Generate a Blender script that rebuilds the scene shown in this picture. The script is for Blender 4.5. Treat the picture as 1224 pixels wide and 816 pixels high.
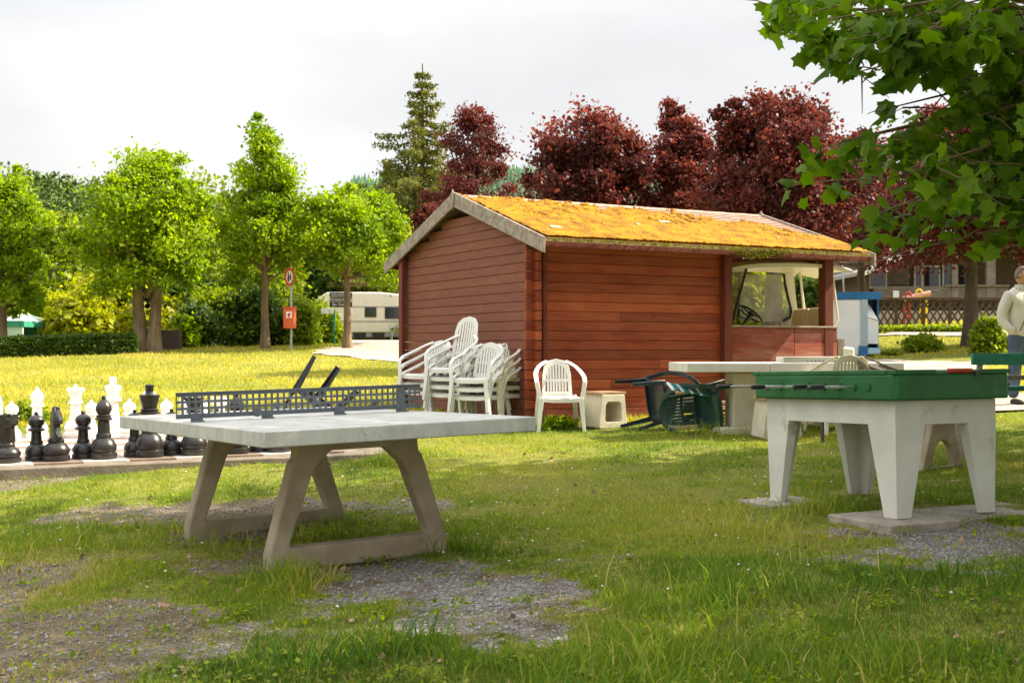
import bpy, math, random
import numpy as np
from mathutils import Vector, Matrix
R = math.radians
for o in list(bpy.data.objects): bpy.data.objects.remove(o)
scene = bpy.context.scene
col = scene.collection
F, HV, EYE = 1430.0, 415.0, 1.157
# ---------------------------------------------------------------- camera
cam = bpy.data.cameras.new('camera'); cam_o = bpy.data.objects.new('camera', cam); col.objects.link(cam_o)
cam_o.location = (0, 0, EYE); cam_o.rotation_euler = (R(90), 0, 0)
cam.sensor_width = 36; cam.lens = F/1224*36; cam.shift_y = (HV-408)/1224; cam.clip_start = .05; cam.clip_end = 3000
cam.dof.use_dof = True; cam.dof.focus_distance = 7.5; cam.dof.aperture_fstop = 9
scene.camera = cam_o
# ---------------------------------------------------------------- world, sun, exposure
SUN_AZ, SUN_EL = R(17), R(41)        # azimuth measured from +X (right) towards +Y (away)
wd = bpy.data.worlds.new("World"); scene.world = wd; wd.use_nodes = True
nt = wd.node_tree; nt.nodes.clear()
out = nt.nodes.new('ShaderNodeOutputWorld'); bg = nt.nodes.new('ShaderNodeBackground'); bg.inputs[1].default_value = .12
sky = nt.nodes.new('ShaderNodeTexSky'); sky.sky_type = 'NISHITA'; sky.sun_disc = False
sky.sun_elevation = SUN_EL; sky.sun_rotation = R(90)-SUN_AZ
tc = nt.nodes.new('ShaderNodeTexCoord'); mp = nt.nodes.new('ShaderNodeMapping'); mp.inputs['Scale'].default_value = (1, 1, 2.6)
nz = nt.nodes.new('ShaderNodeTexNoise'); nz.inputs['Scale'].default_value = 2.2; nz.inputs['Detail'].default_value = 6; nz.inputs['Roughness'].default_value = .5
cr = nt.nodes.new('ShaderNodeValToRGB'); cr.color_ramp.elements[0].position = .33; cr.color_ramp.elements[0].color = (.88, .88, .88, 1)
cr.color_ramp.elements[1].position = .62; cr.color_ramp.elements[1].color = (1, 1, 1, 1)
nz2 = nt.nodes.new('ShaderNodeTexNoise'); nz2.inputs['Scale'].default_value = 1.9; nz2.inputs['Detail'].default_value = 7
cr2 = nt.nodes.new('ShaderNodeValToRGB'); cr2.color_ramp.elements[0].position = .3; cr2.color_ramp.elements[0].color = (2.45, 2.46, 2.5, 1)
cr2.color_ramp.elements[1].position = .7; cr2.color_ramp.elements[1].color = (3.75, 3.72, 3.68, 1)
mx = nt.nodes.new('ShaderNodeMixRGB')
L = nt.links.new
L(tc.outputs['Generated'], mp.inputs[0]); L(mp.outputs[0], nz.inputs['Vector']); L(nz.outputs[0], cr.inputs[0])
L(mp.outputs[0], nz2.inputs['Vector']); L(nz2.outputs[0], cr2.inputs[0])
# an overcast sky is about three times as bright overhead as at the horizon
spz = nt.nodes.new('ShaderNodeSeparateXYZ'); L(tc.outputs['Generated'], spz.inputs[0]); zr_ = nt.nodes.new('ShaderNodeMapRange'); zr_.inputs[1].default_value = .25; zr_.inputs[2].default_value = .8; zr_.inputs[3].default_value = 1; zr_.inputs[4].default_value = 2.6; L(spz.outputs[2], zr_.inputs[0])
ovc = nt.nodes.new('ShaderNodeVectorMath'); ovc.operation = 'SCALE'; L(cr2.outputs[0], ovc.inputs[0]); L(zr_.outputs[0], ovc.inputs['Scale'])
L(cr.outputs[0], mx.inputs[0]); L(sky.outputs[0], mx.inputs[1]); L(ovc.outputs[0], mx.inputs[2]); L(mx.outputs[0], bg.inputs[0]); L(bg.outputs[0], out.inputs[0])
sun = bpy.data.lights.new('sun', 'SUN'); sun.energy = 5.0; sun.angle = R(.53); sun.color = (1, .89, .68)
sun_o = bpy.data.objects.new('sun', sun); col.objects.link(sun_o)
sd = Vector((math.cos(SUN_EL)*math.cos(SUN_AZ), math.cos(SUN_EL)*math.sin(SUN_AZ), math.sin(SUN_EL)))
sun_o.rotation_euler = sd.to_track_quat('Z', 'Y').to_euler(); sun_o.location = (20, 0, 20)
scene.view_settings.view_transform = 'Standard'; scene.view_settings.look = 'None'
scene.view_settings.exposure = 1.25; scene.view_settings.gamma = 1

# ---------------------------------------------------------------- terrain function
KY = [-20, 0, 5.66, 7.3, 10.5, 14.4, 24, 36, 60, 100, 200, 900]
KA = [-.1, 0, .02, -.03, .095, .12, .52, 1.14, 1.75, 2.2, 3, 6]
KL = [.02, .02, .024, .02, 0, .0, 0, 0, 0, 0, 0, 0]
KR = [.02, .02, .0255, .02, .025, .036, .046, .055, .05, .03, .02, .01]
def gz(x, y):
    x = np.asarray(x, float); y = np.asarray(y, float); r = 0
    for dy in (-1.2, -.6, 0, .6, 1.2):
        Y = y+dy*(1+np.clip(y, 0, 100)*.03)
        r = r+np.interp(Y, KY, KA)+np.interp(Y, KY, KL)*np.clip(x, -8, 0)+np.interp(Y, KY, KR)*np.clip(x, 0, 40)
    return r/5
def g(x, y): return float(gz(x, y))
def W(u, v, Y): return Vector(((u-612)/F*Y, Y, EYE+(HV-v)/F*Y))
def G(u, v):
    lo, hi = 1.5, 300
    for _ in range(60):
        m = (lo+hi)/2
        if EYE+(HV-v)/F*m > g((u-612)/F*m, m): lo = m
        else: hi = m
    return Vector(((u-612)/F*lo, lo, g((u-612)/F*lo, lo)))
def GX(u, Y): x = (u-612)/F*Y; return Vector((x, Y, g(x, Y)))
# ---------------------------------------------------------------- value noise (numpy)
def hash2(ix, iy, s):
    h = (ix*374761393+iy*668265263+s*974711) & 0xffffffff
    h = ((h ^ (h >> 13))*1274126177) & 0xffffffff
    return ((h ^ (h >> 16)) & 0xffff)/65535.0
def vn(x, y, s=0):
    x = np.asarray(x, float); y = np.asarray(y, float)
    ix = np.floor(x).astype(np.int64); iy = np.floor(y).astype(np.int64); fx = x-ix; fy = y-iy
    fx = fx*fx*(3-2*fx); fy = fy*fy*(3-2*fy)
    a = hash2(ix, iy, s); b = hash2(ix+1, iy, s); c = hash2(ix, iy+1, s); d = hash2(ix+1, iy+1, s)
    return (a*(1-fx)+b*fx)*(1-fy)+(c*(1-fx)+d*fx)*fy
def fbm(x, y, s=0, o=4):
    r = 0; a = .5; t = 0
    for k in range(o): r = r+a*vn(x*2**k+k*7.3, y*2**k-k*3.1, s+k); t += a; a *= .5
    return r/t
def sstep(a, b, x): t = np.clip((x-a)/(b-a), 0, 1); return t*t*(3-2*t)
# gravel / bare patches: (cx, cy, rx, ry, strength)
def patches():
    P = []
    for u0, v0, ru, rv, st in ((545, 712, 205, 42, 1.), (1190, 655, 215, 22, 1.), (70, 765, 190, 55, .8), (10, 705, 90, 34, .72),
                               (160, 618, 120, 12, .75), (300, 606, 150, 9, .85), (430, 606, 100, 10, .7), (20, 575, 60, 10, .6),
                               (840, 745, 110, 16, .4), (330, 655, 70, 8, .4), (680, 668, 150, 8, .45), (900, 770, 120, 20, .3), (360, 668, 150, 16, .7), (300, 640, 110, 10, .75), (1080, 640, 130, 16, .9)):
        c = G(u0, v0); ry = (G(u0, v0-rv).y-G(u0, v0+rv).y)/2; P.append((c.x, c.y, ru/F*c.y, ry, st))
    return P
PATCH = patches()
def gravel(x, y):
    x = np.asarray(x, float); y = np.asarray(y, float); m = np.zeros(np.broadcast(x, y).shape)
    n = (fbm(x*1.9, y*1.9, 5, 3)-.5)+(fbm(x*7, y*7, 6, 3)-.5)*.55
    for cx, cy, rx, ry, st in PATCH:
        d = np.sqrt(((x-cx)/rx)**2+((y-cy)/ry)**2)+n*1.5
        m = np.maximum(m, st*(1-sstep(.62, 1.2, d)))
    return m
# ---------------------------------------------------------------- materials
def mat(name, c1, c2=None, scale=8, rough=.6, bump=0, bscale=40, detail=5, stretch=None, coord='Object', spec=.3, transl=0, attr=None, c3=None, metal=0, lo=.35, hi=.65, dirt=None, hue=None):
    m = bpy.data.materials.new(name); m.use_nodes = True; t = m.node_tree; t.nodes.clear(); N = t.nodes.new; K = t.links.new
    o = N('ShaderNodeOutputMaterial'); p = N('ShaderNodeBsdfPrincipled')
    p.inputs['Roughness'].default_value = rough; p.inputs['Specular IOR Level'].default_value = spec; p.inputs['Metallic'].default_value = metal
    c = N('ShaderNodeTexCoord'); mm = N('ShaderNodeMapping'); K(c.outputs[coord], mm.inputs[0])
    if stretch: mm.inputs['Scale'].default_value = stretch
    def ramp(src, a, b, l, h):
        r = N('ShaderNodeValToRGB'); r.color_ramp.elements[0].position = l; r.color_ramp.elements[1].position = h
        r.color_ramp.elements[0].color = (*a, 1); r.color_ramp.elements[1].color = (*b, 1); K(src, r.inputs[0]); return r.outputs[0]
    c2 = c2 or tuple(min(1, x*1.12) for x in c1)
    n = N('ShaderNodeTexNoise'); n.inputs['Scale'].default_value = scale; n.inputs['Detail'].default_value = detail; n.inputs['Roughness'].default_value = .6
    K(mm.outputs[0], n.inputs['Vector']); base = ramp(n.outputs[0], c1, c2, lo, hi)
    if attr:
        a = N('ShaderNodeAttribute'); a.attribute_name = attr
        if c3 is not None:
            ca = ramp(a.outputs['Fac'], c1, c3, 0, 1); mxx = N('ShaderNodeMixRGB'); mxx.inputs[0].default_value = .3; K(ca, mxx.inputs[1]); K(base, mxx.inputs[2]); base = mxx.outputs[0]
        else:
            ma = N('ShaderNodeMath'); ma.operation = 'MULTIPLY_ADD'; ma.inputs[1].default_value = .7; ma.inputs[2].default_value = .65; K(a.outputs['Fac'], ma.inputs[0])
            mxx = N('ShaderNodeMixRGB'); mxx.blend_type = 'MULTIPLY'; mxx.inputs[0].default_value = 1; K(base, mxx.inputs[1]); K(ma.outputs[0], mxx.inputs[2]); base = mxx.outputs[0]
    if dirt:   # (colour, scale, threshold) stains with a shape of their own
        dc, ds, dt = dirt; n2 = N('ShaderNodeTexNoise'); n2.inputs['Scale'].default_value = ds; n2.inputs['Detail'].default_value = 8; n2.inputs['Roughness'].default_value = .7
        K(mm.outputs[0], n2.inputs['Vector']); f = ramp(n2.outputs[0], (0, 0, 0), (1, 1, 1), dt, dt+.12)
        mxx = N('ShaderNodeMixRGB'); K(f, mxx.inputs[0]); K(base, mxx.inputs[1]); mxx.inputs[2].default_value = (*dc, 1); base = mxx.outputs[0]
    K(base, p.inputs['Base Color'])
    if bump:
        n3 = N('ShaderNodeTexNoise'); n3.inputs['Scale'].default_value = bscale; n3.inputs['Detail'].default_value = 6; K(mm.outputs[0], n3.inputs['Vector'])
        b = N('ShaderNodeBump'); b.inputs['Strength'].default_value = bump; b.inputs['Distance'].default_value = .01; K(n3.outputs[0], b.inputs['Height']); K(b.outputs[0], p.inputs['Normal'])
    if transl:
        tr = N('ShaderNodeBsdfTranslucent'); hs = N('ShaderNodeHueSaturation'); hs.inputs['Value'].default_value = 1.5; hs.inputs['Saturation'].default_value = 1.05
        if hue: hs.inputs['Hue'].default_value = hue
        K(base, hs.inputs['Color']); K(hs.outputs[0], tr.inputs['Color'])
        ms = N('ShaderNodeMixShader'); ms.inputs[0].default_value = transl; K(p.outputs[0], ms.inputs[1]); K(tr.outputs[0], ms.inputs[2]); K(ms.outputs[0], o.inputs[0])
    else: K(p.outputs[0], o.inputs[0])
    return m
M = {}
M['concrete'] = mat('pale weathered concrete', (.40, .40, .37), (.57, .56, .52), 5, .75, .35, 90, dirt=((.24, .26, .21), 7, .60), stretch=(1.6, 1.6, .7))
M['concrete_leg'] = mat('brown grey concrete', (.30, .235, .155), (.44, .36, .26), 4, .85, .5, 70, dirt=((.15, .125, .095), 7, .6))
M['concrete_white'] = mat('painted white concrete', (.58, .56, .50), (.70, .68, .62), 3, .6, .12, 60, dirt=((.40, .36, .28), 4, .60))
M['slab'] = mat('concrete paving slab', (.25, .21, .17), (.40, .35, .30), 9, .85, .5, 110, dirt=((.30, .15, .07), 3, .62))
M['stool'] = mat('cream concrete', (.50, .45, .34), (.62, .57, .45), 6, .8, .35, 80, dirt=((.33, .29, .21), 5, .62))
M['net'] = mat('dark grey coated steel', (.10, .115, .13), (.135, .15, .165), 12, .45, .05, 60)
M['green'] = mat('green painted concrete', (.012, .085, .022), (.022, .135, .038), 5, .42, .15, 50, dirt=((.05, .17, .085), 7, .62))
M['red'] = mat('red plastic', (.35, .035, .02), (.45, .06, .03), 20, .4)
M['black'] = mat('black plastic', (.012, .012, .014), (.025, .025, .03), 20, .38, spec=.5)
M['steel'] = mat('brushed steel', (.5, .5, .5), (.62, .62, .62), 30, .3, metal=.8)
M['white_pl'] = mat('white plastic', (.70, .69, .64), (.78, .77, .72), 5, .38, .03, 200, dirt=((.55, .51, .42), 6, .68))
M['cream_pl'] = mat('cream white plastic', (.66, .62, .48), (.74, .70, .57), 5, .42, .03, 200, dirt=((.5, .45, .33), 6, .64))  # white plastic with a cream tone
M['green_pl'] = mat('dark green plastic', (.006, .035, .03), (.012, .06, .052), 9, .32, spec=.6)
M['blue_pl'] = mat('navy plastic', (.005, .016, .024), (.009, .026, .036), 9, .32, spec=.6)
M['teal_cloth'] = mat('teal striped cloth', (.015, .15, .16), (.03, .22, .23), 20, .8)
M['chess_b'] = mat('black chess plastic', (.016, .014, .014), (.035, .03, .03), 6, .33, spec=.5)
M['chess_w'] = mat('white chess plastic', (.80, .79, .76), (.86, .85, .83), 6, .35, spec=.5)
M['edge'] = mat('dark concrete kerb', (.13, .105, .08), (.22, .18, .14), 6, .9, .5)
M['tile_light'] = mat('light paving', (.52, .47, .40), (.62, .57, .50), 9, .8, .3)
M['tile_dark'] = mat('brown paving', (.19, .135, .10), (.26, .19, .15), 9, .8, .3)
M['bench_green'] = mat('green bench paint', (.02, .17, .10), (.04, .24, .15), 8, .5, .1)
M['bench_wood'] = mat('grey brown weathered wood', (.17, .13, .10), (.27, .22, .18), 5, .8, .3, 60, stretch=(1, 8, 8))
M['moss'] = mat('orange yellow moss', (.22, .10, .006), (.50, .26, .007), 4.5, .95, 1, 90, dirt=((.20, .10, .025), 9, .56), transl=.15)
M['moss_green'] = mat('hanging moss', (.12, .13, .012), (.24, .22, .02), 8, .95, transl=.3)
M['shingle'] = mat('pinkish bitumen shingle', (.34, .20, .155), (.46, .30, .24), 14, .9, .6, 150, dirt=((.24, .15, .11), 5, .58))
M['cloth_w'] = mat('light grey jacket', (.50, .48, .43), (.60, .58, .52), 4, .85, .25, 30)
M['jeans'] = mat('washed denim', (.045, .07, .12), (.09, .13, .20), 5, .9, .2, 90)
M['skin'] = mat('skin', (.45, .23, .15), (.55, .30, .20), 8, .55)
M['hair'] = mat('grey brown hair', (.09, .07, .05), (.20, .16, .12), 30, .7, .4, 100)
M['shoe'] = mat('dark shoe', (.03, .028, .025), (.05, .045, .04), 12, .6)
M['path'] = mat('pale gravel path', (.36, .29, .22), (.50, .42, .33), 1.3, .95, .5, 40, coord='Object', dirt=((.36, .29, .21), 3, .6))
M['trunk'] = mat('brown bark', (.14, .095, .055), (.28, .20, .12), 7, .9, .8, 30, stretch=(1, 1, .25))
M['trunk_dark'] = mat('dark bark', (.07, .05, .035), (.15, .11, .075), 7, .9, .8, 30, stretch=(1, 1, .25))
def leafm(n, a, b, c, tr=.5, hue=None): return mat(n, a, b, 1.1, .5, attr='v', c3=c, transl=tr, spec=.25, hue=hue)
M['leaf_bright'] = leafm('bright spring maple leaves', (.07, .15, .010), (.25, .38, .012), (.46, .56, .018), .5)
M['leaf_mid'] = leafm('mid green leaves', (.08, .14, .010), (.21, .29, .014), (.36, .42, .02), .48)
M['leaf_dark'] = leafm('dark green leaves', (.025, .06, .010), (.07, .12, .012), (.12, .18, .02), .38)
M['leaf_yellow'] = leafm('yellow green bush leaves', (.19, .23, .012), (.38, .38, .014), (.52, .50, .02), .45)
M['leaf_red'] = leafm('dark red maple leaves', (.030, .011, .014), (.085, .022, .022), (.32, .075, .045), .42)
M['leaf_front'] = leafm('green maple leaves overhead', (.035, .085, .008), (.08, .17, .010), (.22, .36, .015), .5)
M['needle'] = leafm('spruce needles', (.05, .08, .016), (.13, .15, .02), (.26, .24, .03), .28)
M['hill_leaf'] = mat('far wood', (.05, .10, .025), (.12, .18, .035), .05, .9, attr='v', c3=(.20, .27, .05))
M['hill_blue'] = mat('distant conifer wood', (.035, .08, .05), (.06, .12, .065), .02, .9, attr='v', c3=(.09, .17, .08))
M['hill_ground'] = mat('far hillside', (.04, .08, .02), (.09, .14, .03), .05, .95)
M['hill_meadow'] = mat('far meadow hillside', (.08, .15, .04), (.12, .20, .06), .01, .95)
M['caravan'] = mat('cream caravan panel', (.62, .58, .50), (.68, .64, .56), 3, .45)
M['caravan_grey'] = mat('grey caravan skirt', (.25, .25, .25), (.32, .32, .31), 3, .5)
M['glass_dark'] = mat('dark window', (.02, .022, .025), (.035, .035, .04), 3, .08, spec=.8)
M['sign_dark'] = mat('dark brown sign board', (.035, .03, .028), (.05, .045, .04), 3, .6)
M['white'] = mat('white paint', (.75, .75, .74), (.82, .82, .81), 6, .5)
M['sign_red'] = mat('red sign ring', (.55, .03, .02), (.62, .05, .03), 6, .4)
M['bin_red'] = mat('orange red bin', (.55, .09, .03), (.66, .13, .05), 6, .45)
M['pole'] = mat('galvanised pole', (.36, .36, .35), (.45, .45, .43), 20, .45, metal=.5)
M['cab_white'] = mat('white cabinet sheet', (.66, .70, .74), (.74, .77, .80), 3, .45)
M['cab_blue'] = mat('blue cabinet trim', (.02, .12, .30), (.03, .16, .38), 5, .4)
M['cab_blue_light'] = mat('light blue trim', (.30, .52, .70), (.36, .58, .76), 5, .5)
M['cab_grey'] = mat('blue grey panel', (.32, .40, .46), (.38, .46, .52), 5, .5)
M['cart_body'] = mat('cream cart body', (.74, .71, .64), (.80, .77, .70), 4, .35, spec=.5)
M['cart_seat'] = mat('tan vinyl seat', (.52, .40, .22), (.60, .48, .29), 8, .5)
M['house'] = mat('dark brown cladding', (.075, .05, .04), (.115, .08, .062), 6, .8, .2, stretch=(1, 1, 8))
M['house_pale'] = mat('grey brown cladding', (.17, .135, .11), (.23, .19, .155), 6, .8)
M['roof_grey'] = mat('grey roofing felt', (.24, .23, .22), (.34, .33, .31), 6, .9, .4)
M['lattice'] = mat('dark lattice wood', (.06, .038, .02), (.11, .07, .04), 8, .85)
M['yellow'] = mat('yellow plastic', (.75, .5, .02), (.8, .55, .03), 8, .4)
M['pink'] = mat('pale pink plastic', (.65, .32, .24), (.72, .38, .3), 8, .4)
M['tent_green'] = mat('green tent cloth', (.03, .22, .14), (.05, .28, .19), 4, .8)
M['tent_pale'] = mat('pale tent cloth', (.42, .55, .50), (.52, .64, .58), 4, .8)
M['slatwood'] = mat('weathered slat wood', (.25, .15, .08), (.40, .27, .16), 7, .8, .4, stretch=(1, 5, 5))
M['barge'] = mat('weathered grey barge board', (.22, .175, .14), (.42, .36, .30), 3, .85, .5, 60, stretch=(1, 6, 6), dirt=((.13, .085, .06), 5, .57))
M['stone'] = mat('grey gravel', (.14, .13, .12), (.34, .32, .30), 60, .9, attr='v', c3=(.40, .375, .34))
def glass(name, c=(.9, .95, .92), rough=.05):
    m = bpy.data.materials.new(name); m.use_nodes = True; t = m.node_tree; t.nodes.clear()
    o = t.nodes.new('ShaderNodeOutputMaterial'); a = t.nodes.new('ShaderNodeBsdfTransparent'); a.inputs[0].default_value = (*c, 1)
    b = t.nodes.new('ShaderNodeBsdfPrincipled'); b.inputs['Base Color'].default_value = (.7, .68, .62, 1); b.inputs['Roughness'].default_value = .25
    n = t.nodes.new('ShaderNodeTexNoise'); n.inputs['Scale'].default_value = 2.5; n.inputs['Detail'].default_value = 4
    r = t.nodes.new('ShaderNodeMapRange'); r.inputs[3].default_value = .12; r.inputs[4].default_value = .62
    k = t.nodes.new('ShaderNodeMixShader'); t.links.new(n.outputs[0], r.inputs[0]); t.links.new(r.outputs[0], k.inputs[0])
    t.links.new(a.outputs[0], k.inputs[1]); t.links.new(b.outputs[0], k.inputs[2]); t.links.new(k.outputs[0], o.inputs[0]); return m
M['film'] = glass('hazy clear vinyl')
def wood_wall(name, a, b, c, low, lowz, lowamt, ax=0):
    """stained block boards: per board tone (attribute v), grain streaks, knots, darker patches low on the wall"""
    m = bpy.data.materials.new(name); m.use_nodes = True; t = m.node_tree; t.nodes.clear(); N = t.nodes.new; K = t.links.new
    o = N('ShaderNodeOutputMaterial'); p = N('ShaderNodeBsdfPrincipled'); p.inputs['Roughness'].default_value = .62; p.inputs['Specular IOR Level'].default_value = .25
    tc = N('ShaderNodeTexCoord'); at = N('ShaderNodeAttribute'); at.attribute_name = 'v'
    def nzz(sc, st, det=6, ro=.6, off=False):
        mp = N('ShaderNodeMapping'); mp.inputs['Scale'].default_value = (st[1], st[0], st[2]) if ax else st; K(tc.outputs['Object'], mp.inputs[0])
        if off:
            cx = N('ShaderNodeCombineXYZ'); ml = N('ShaderNodeMath'); ml.operation = 'MULTIPLY'; ml.inputs[1].default_value = 37; K(at.outputs['Fac'], ml.inputs[0]); K(ml.outputs[0], cx.inputs[0]); K(cx.outputs[0], mp.inputs['Location'])
        n = N('ShaderNodeTexNoise'); n.inputs['Scale'].default_value = sc; n.inputs['Detail'].default_value = det; n.inputs['Roughness'].default_value = ro; K(mp.outputs[0], n.inputs['Vector']); return n.outputs[0]
    def rmp(s, x, y, l, h):
        r = N('ShaderNodeValToRGB'); r.color_ramp.elements[0].position = l; r.color_ramp.elements[1].position = h; r.color_ramp.elements[0].color = (*x, 1); r.color_ramp.elements[1].color = (*y, 1); K(s, r.inputs[0]); return r.outputs[0]
    def mix(f, x, y, mode='MIX'):
        q = N('ShaderNodeMixRGB'); q.blend_type = mode
        if isinstance(f, float): q.inputs[0].default_value = f
        else: K(f, q.inputs[0])
        K(x, q.inputs[1]); K(y, q.inputs[2]); return q.outputs[0]
    base = rmp(nzz(3, (.7, 9, 9), off=True), a, b, .3, .7)
    base = mix(rmp(nzz(1.2, (1, 2, 3)), (0, 0, 0), (1, 1, 1), .42, .72), base, rmp(nzz(5, (.6, 12, 12)), c, b, .3, .7))
    tone = rmp(at.outputs['Fac'], (.60, .55, .53), (1.26, 1.24, 1.20), 0, 1); base = mix(1.0, base, tone, 'MULTIPLY')
    sep = N('ShaderNodeSeparateXYZ'); K(tc.outputs['Object'], sep.inputs[0])
    # blotchy darker tone towards the foot of the wall
    ad = N('ShaderNodeMath'); ad.operation = 'MULTIPLY_ADD'; ad.inputs[1].default_value = .9; K(nzz(1.1, (1, 1, 1.3), 7), ad.inputs[0]); K(sep.outputs[2], ad.inputs[2])
    f = rmp(ad.outputs[0], (lowamt,)*3, (0, 0, 0), lowz, lowz+.35)
    lc = rmp(nzz(4, (.8, 6, 6)), low, tuple(x*1.5 for x in low), .3, .7); base = mix(f, base, lc)
    kn = N('ShaderNodeTexVoronoi'); kn.inputs['Scale'].default_value = 3.3; mpk = N('ShaderNodeMapping'); mpk.inputs['Scale'].default_value = (.55, 1, 1.6); K(tc.outputs['Object'], mpk.inputs[0]); K(mpk.outputs[0], kn.inputs['Vector'])
    base = mix(1.0, base, rmp(kn.outputs['Distance'], (.35, .3, .3), (1, 1, 1), .02, .07), 'MULTIPLY')
    K(base, p.inputs['Base Color'])
    bu = N('ShaderNodeBump'); bu.inputs['Strength'].default_value = .35; bu.inputs['Distance'].default_value = .004; K(nzz(8, (.5, 12, 12)), bu.inputs['Height']); K(bu.outputs[0], p.inputs['Normal']); K(p.outputs[0], o.inputs[0]); return m
M['board_side'] = wood_wall('red brown stained boards', (.19, .034, .014), (.38, .080, .027), (.33, .12, .06), (.15, .045, .030), .75, .65)
M['board_gable'] = wood_wall('weathered red brown boards', (.36, .115, .042), (.58, .24, .095), (.50, .32, .17), (.15, .050, .036), 1.05, .9, 1)
M['board_trim'] = mat('dark red brown post', (.11, .022, .012), (.18, .04, .02), 5, .6, .3, 40, stretch=(5, 5, .6))
M['board_half'] = wood_wall('peeling red boards', (.20, .035, .02), (.32, .065, .035), (.45, .27, .22), (.20, .035, .02), -5, .0)

# ---------------------------------------------------------------- mesh helpers
class MB:
    def __init__(s): s.v = []; s.f = []; s.a = []; s.cur = 0.5; s.smooth = False
    def add(s, vs, fs, val=None):
        n = len(s.v); s.v += [tuple(x) for x in vs]; s.f += [tuple(i+n for i in f) for f in fs]; s.a += [s.cur if val is None else val]*len(vs); return s
    def hexa(s, b, t): return s.add(list(b)+list(t), [(3, 2, 1, 0), (4, 5, 6, 7), (0, 1, 5, 4), (1, 2, 6, 5), (2, 3, 7, 6), (3, 0, 4, 7)])
    def box(s, c, d, rz=0, rx=0, ry=0, top=None):
        x, y, z = d[0]/2, d[1]/2, d[2]/2; tx, ty = (x, y) if top is None else (top[0]/2, top[1]/2)
        P = [(-x, -y, -z), (x, -y, -z), (x, y, -z), (-x, y, -z), (-tx, -ty, z), (tx, -ty, z), (tx, ty, z), (-tx, ty, z)]
        m = Matrix.Rotation(rz, 4, 'Z') @ Matrix.Rotation(ry, 4, 'Y') @ Matrix.Rotation(rx, 4, 'X'); c = Vector(c)
        P = [m @ Vector(p)+c for p in P]; return s.hexa(P[:4], P[4:])
    def loft(s, a, b):
        n = len(a); return s.add(list(a)+list(b), [tuple(range(n))[::-1], tuple(range(n, 2*n))]+[(i, (i+1) % n, n+(i+1) % n, n+i) for i in range(n)])
    def prism(s, poly, fn, d0, d1): return s.loft([fn(p[0], p[1], d0) for p in poly], [fn(p[0], p[1], d1) for p in poly])
    def ring(s, outer, inner, fn, d0, d1):
        n = len(outer); P = [fn(*p, d0) for p in outer]+[fn(*p, d0) for p in inner]+[fn(*p, d1) for p in outer]+[fn(*p, d1) for p in inner]; fs = []
        for i in range(n):
            j = (i+1) % n; fs += [(i, j, n+j, n+i), (2*n+j, 2*n+i, 3*n+i, 3*n+j), (j, i, 2*n+i, 2*n+j), (n+i, n+j, 3*n+j, 3*n+i)]
        return s.add(P, fs)
    def tube(s, pts, rad, n=8, cap=True):
        pts = [Vector(p) for p in pts]; k = len(pts)
        if not hasattr(rad, '__len__'): rad = [rad]*k
        vs = []; ref = None
        for i, p in enumerate(pts):
            t = (pts[min(i+1, k-1)]-pts[max(i-1, 0)]).normalized()
            if ref is None: ref = Vector((0, 0, 1)) if abs(t.z) < .9 else Vector((1, 0, 0))
            a = t.cross(ref).normalized(); b = a.cross(t); ref = b
            vs += [p+rad[i]*(math.cos(q)*a+math.sin(q)*b) for q in [2*math.pi*j/n for j in range(n)]]
        fs = [(i*n+j, i*n+(j+1) % n, (i+1)*n+(j+1) % n, (i+1)*n+j) for i in range(k-1) for j in range(n)]
        if cap: fs += [tuple(range(n))[::-1], tuple(range((k-1)*n, k*n))]
        return s.add(vs, fs)
    def sweep(s, pts, w, t, side):
        """rectangular bar along pts; w along 'side', t across"""
        pts = [Vector(p) for p in pts]; k = len(pts); side = Vector(side); vs = []
        for i, p in enumerate(pts):
            T = (pts[min(i+1, k-1)]-pts[max(i-1, 0)]).normalized(); S = (side-T*side.dot(T)).normalized(); N = T.cross(S)
            ww = w[i] if hasattr(w, '__len__') else w; tt = t[i] if hasattr(t, '__len__') else t
            vs += [p-S*ww/2-N*tt/2, p+S*ww/2-N*tt/2, p+S*ww/2+N*tt/2, p-S*ww/2+N*tt/2]
        fs = [(i*4+j, i*4+(j+1) % 4, (i+1)*4+(j+1) % 4, (i+1)*4+j) for i in range(k-1) for j in range(4)]+[(3, 2, 1, 0), tuple(range((k-1)*4, k*4))]
        return s.add(vs, fs)
    def lathe(s, prof, n=20, c=(0, 0, 0)):
        vs = []; k = len(prof)
        for r, z in prof: vs += [(c[0]+r*math.cos(2*math.pi*j/n), c[1]+r*math.sin(2*math.pi*j/n), c[2]+z) for j in range(n)]
        fs = [(i*n+j, i*n+(j+1) % n, (i+1)*n+(j+1) % n, (i+1)*n+j) for i in range(k-1) for j in range(n)]+[tuple(range(n))[::-1], tuple(range((k-1)*n, k*n))]
        return s.add(vs, fs)
    def build(s, name, m, parent=None, bevel=0, smooth=35, seg=2):
        me = bpy.data.meshes.new(name); me.from_pydata(s.v, [], s.f); me.update()
        import bmesh
        b = bmesh.new(); b.from_mesh(me); bmesh.ops.recalc_face_normals(b, faces=b.faces); b.to_mesh(me); b.free()
        if len(set(s.a)) > 1 or s.a: me.attributes.new('v', 'FLOAT', 'POINT').data.foreach_set('value', s.a)
        me.materials.append(m)
        if smooth: me.shade_smooth(); me.set_sharp_from_angle(angle=R(smooth))
        o = bpy.data.objects.new(name, me); col.objects.link(o)
        if parent: o.parent = parent
        if bevel: md = o.modifiers.new('b', 'BEVEL'); md.width = bevel; md.segments = seg; md.limit_method = 'ANGLE'; md.angle_limit = R(40)
        return o
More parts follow.
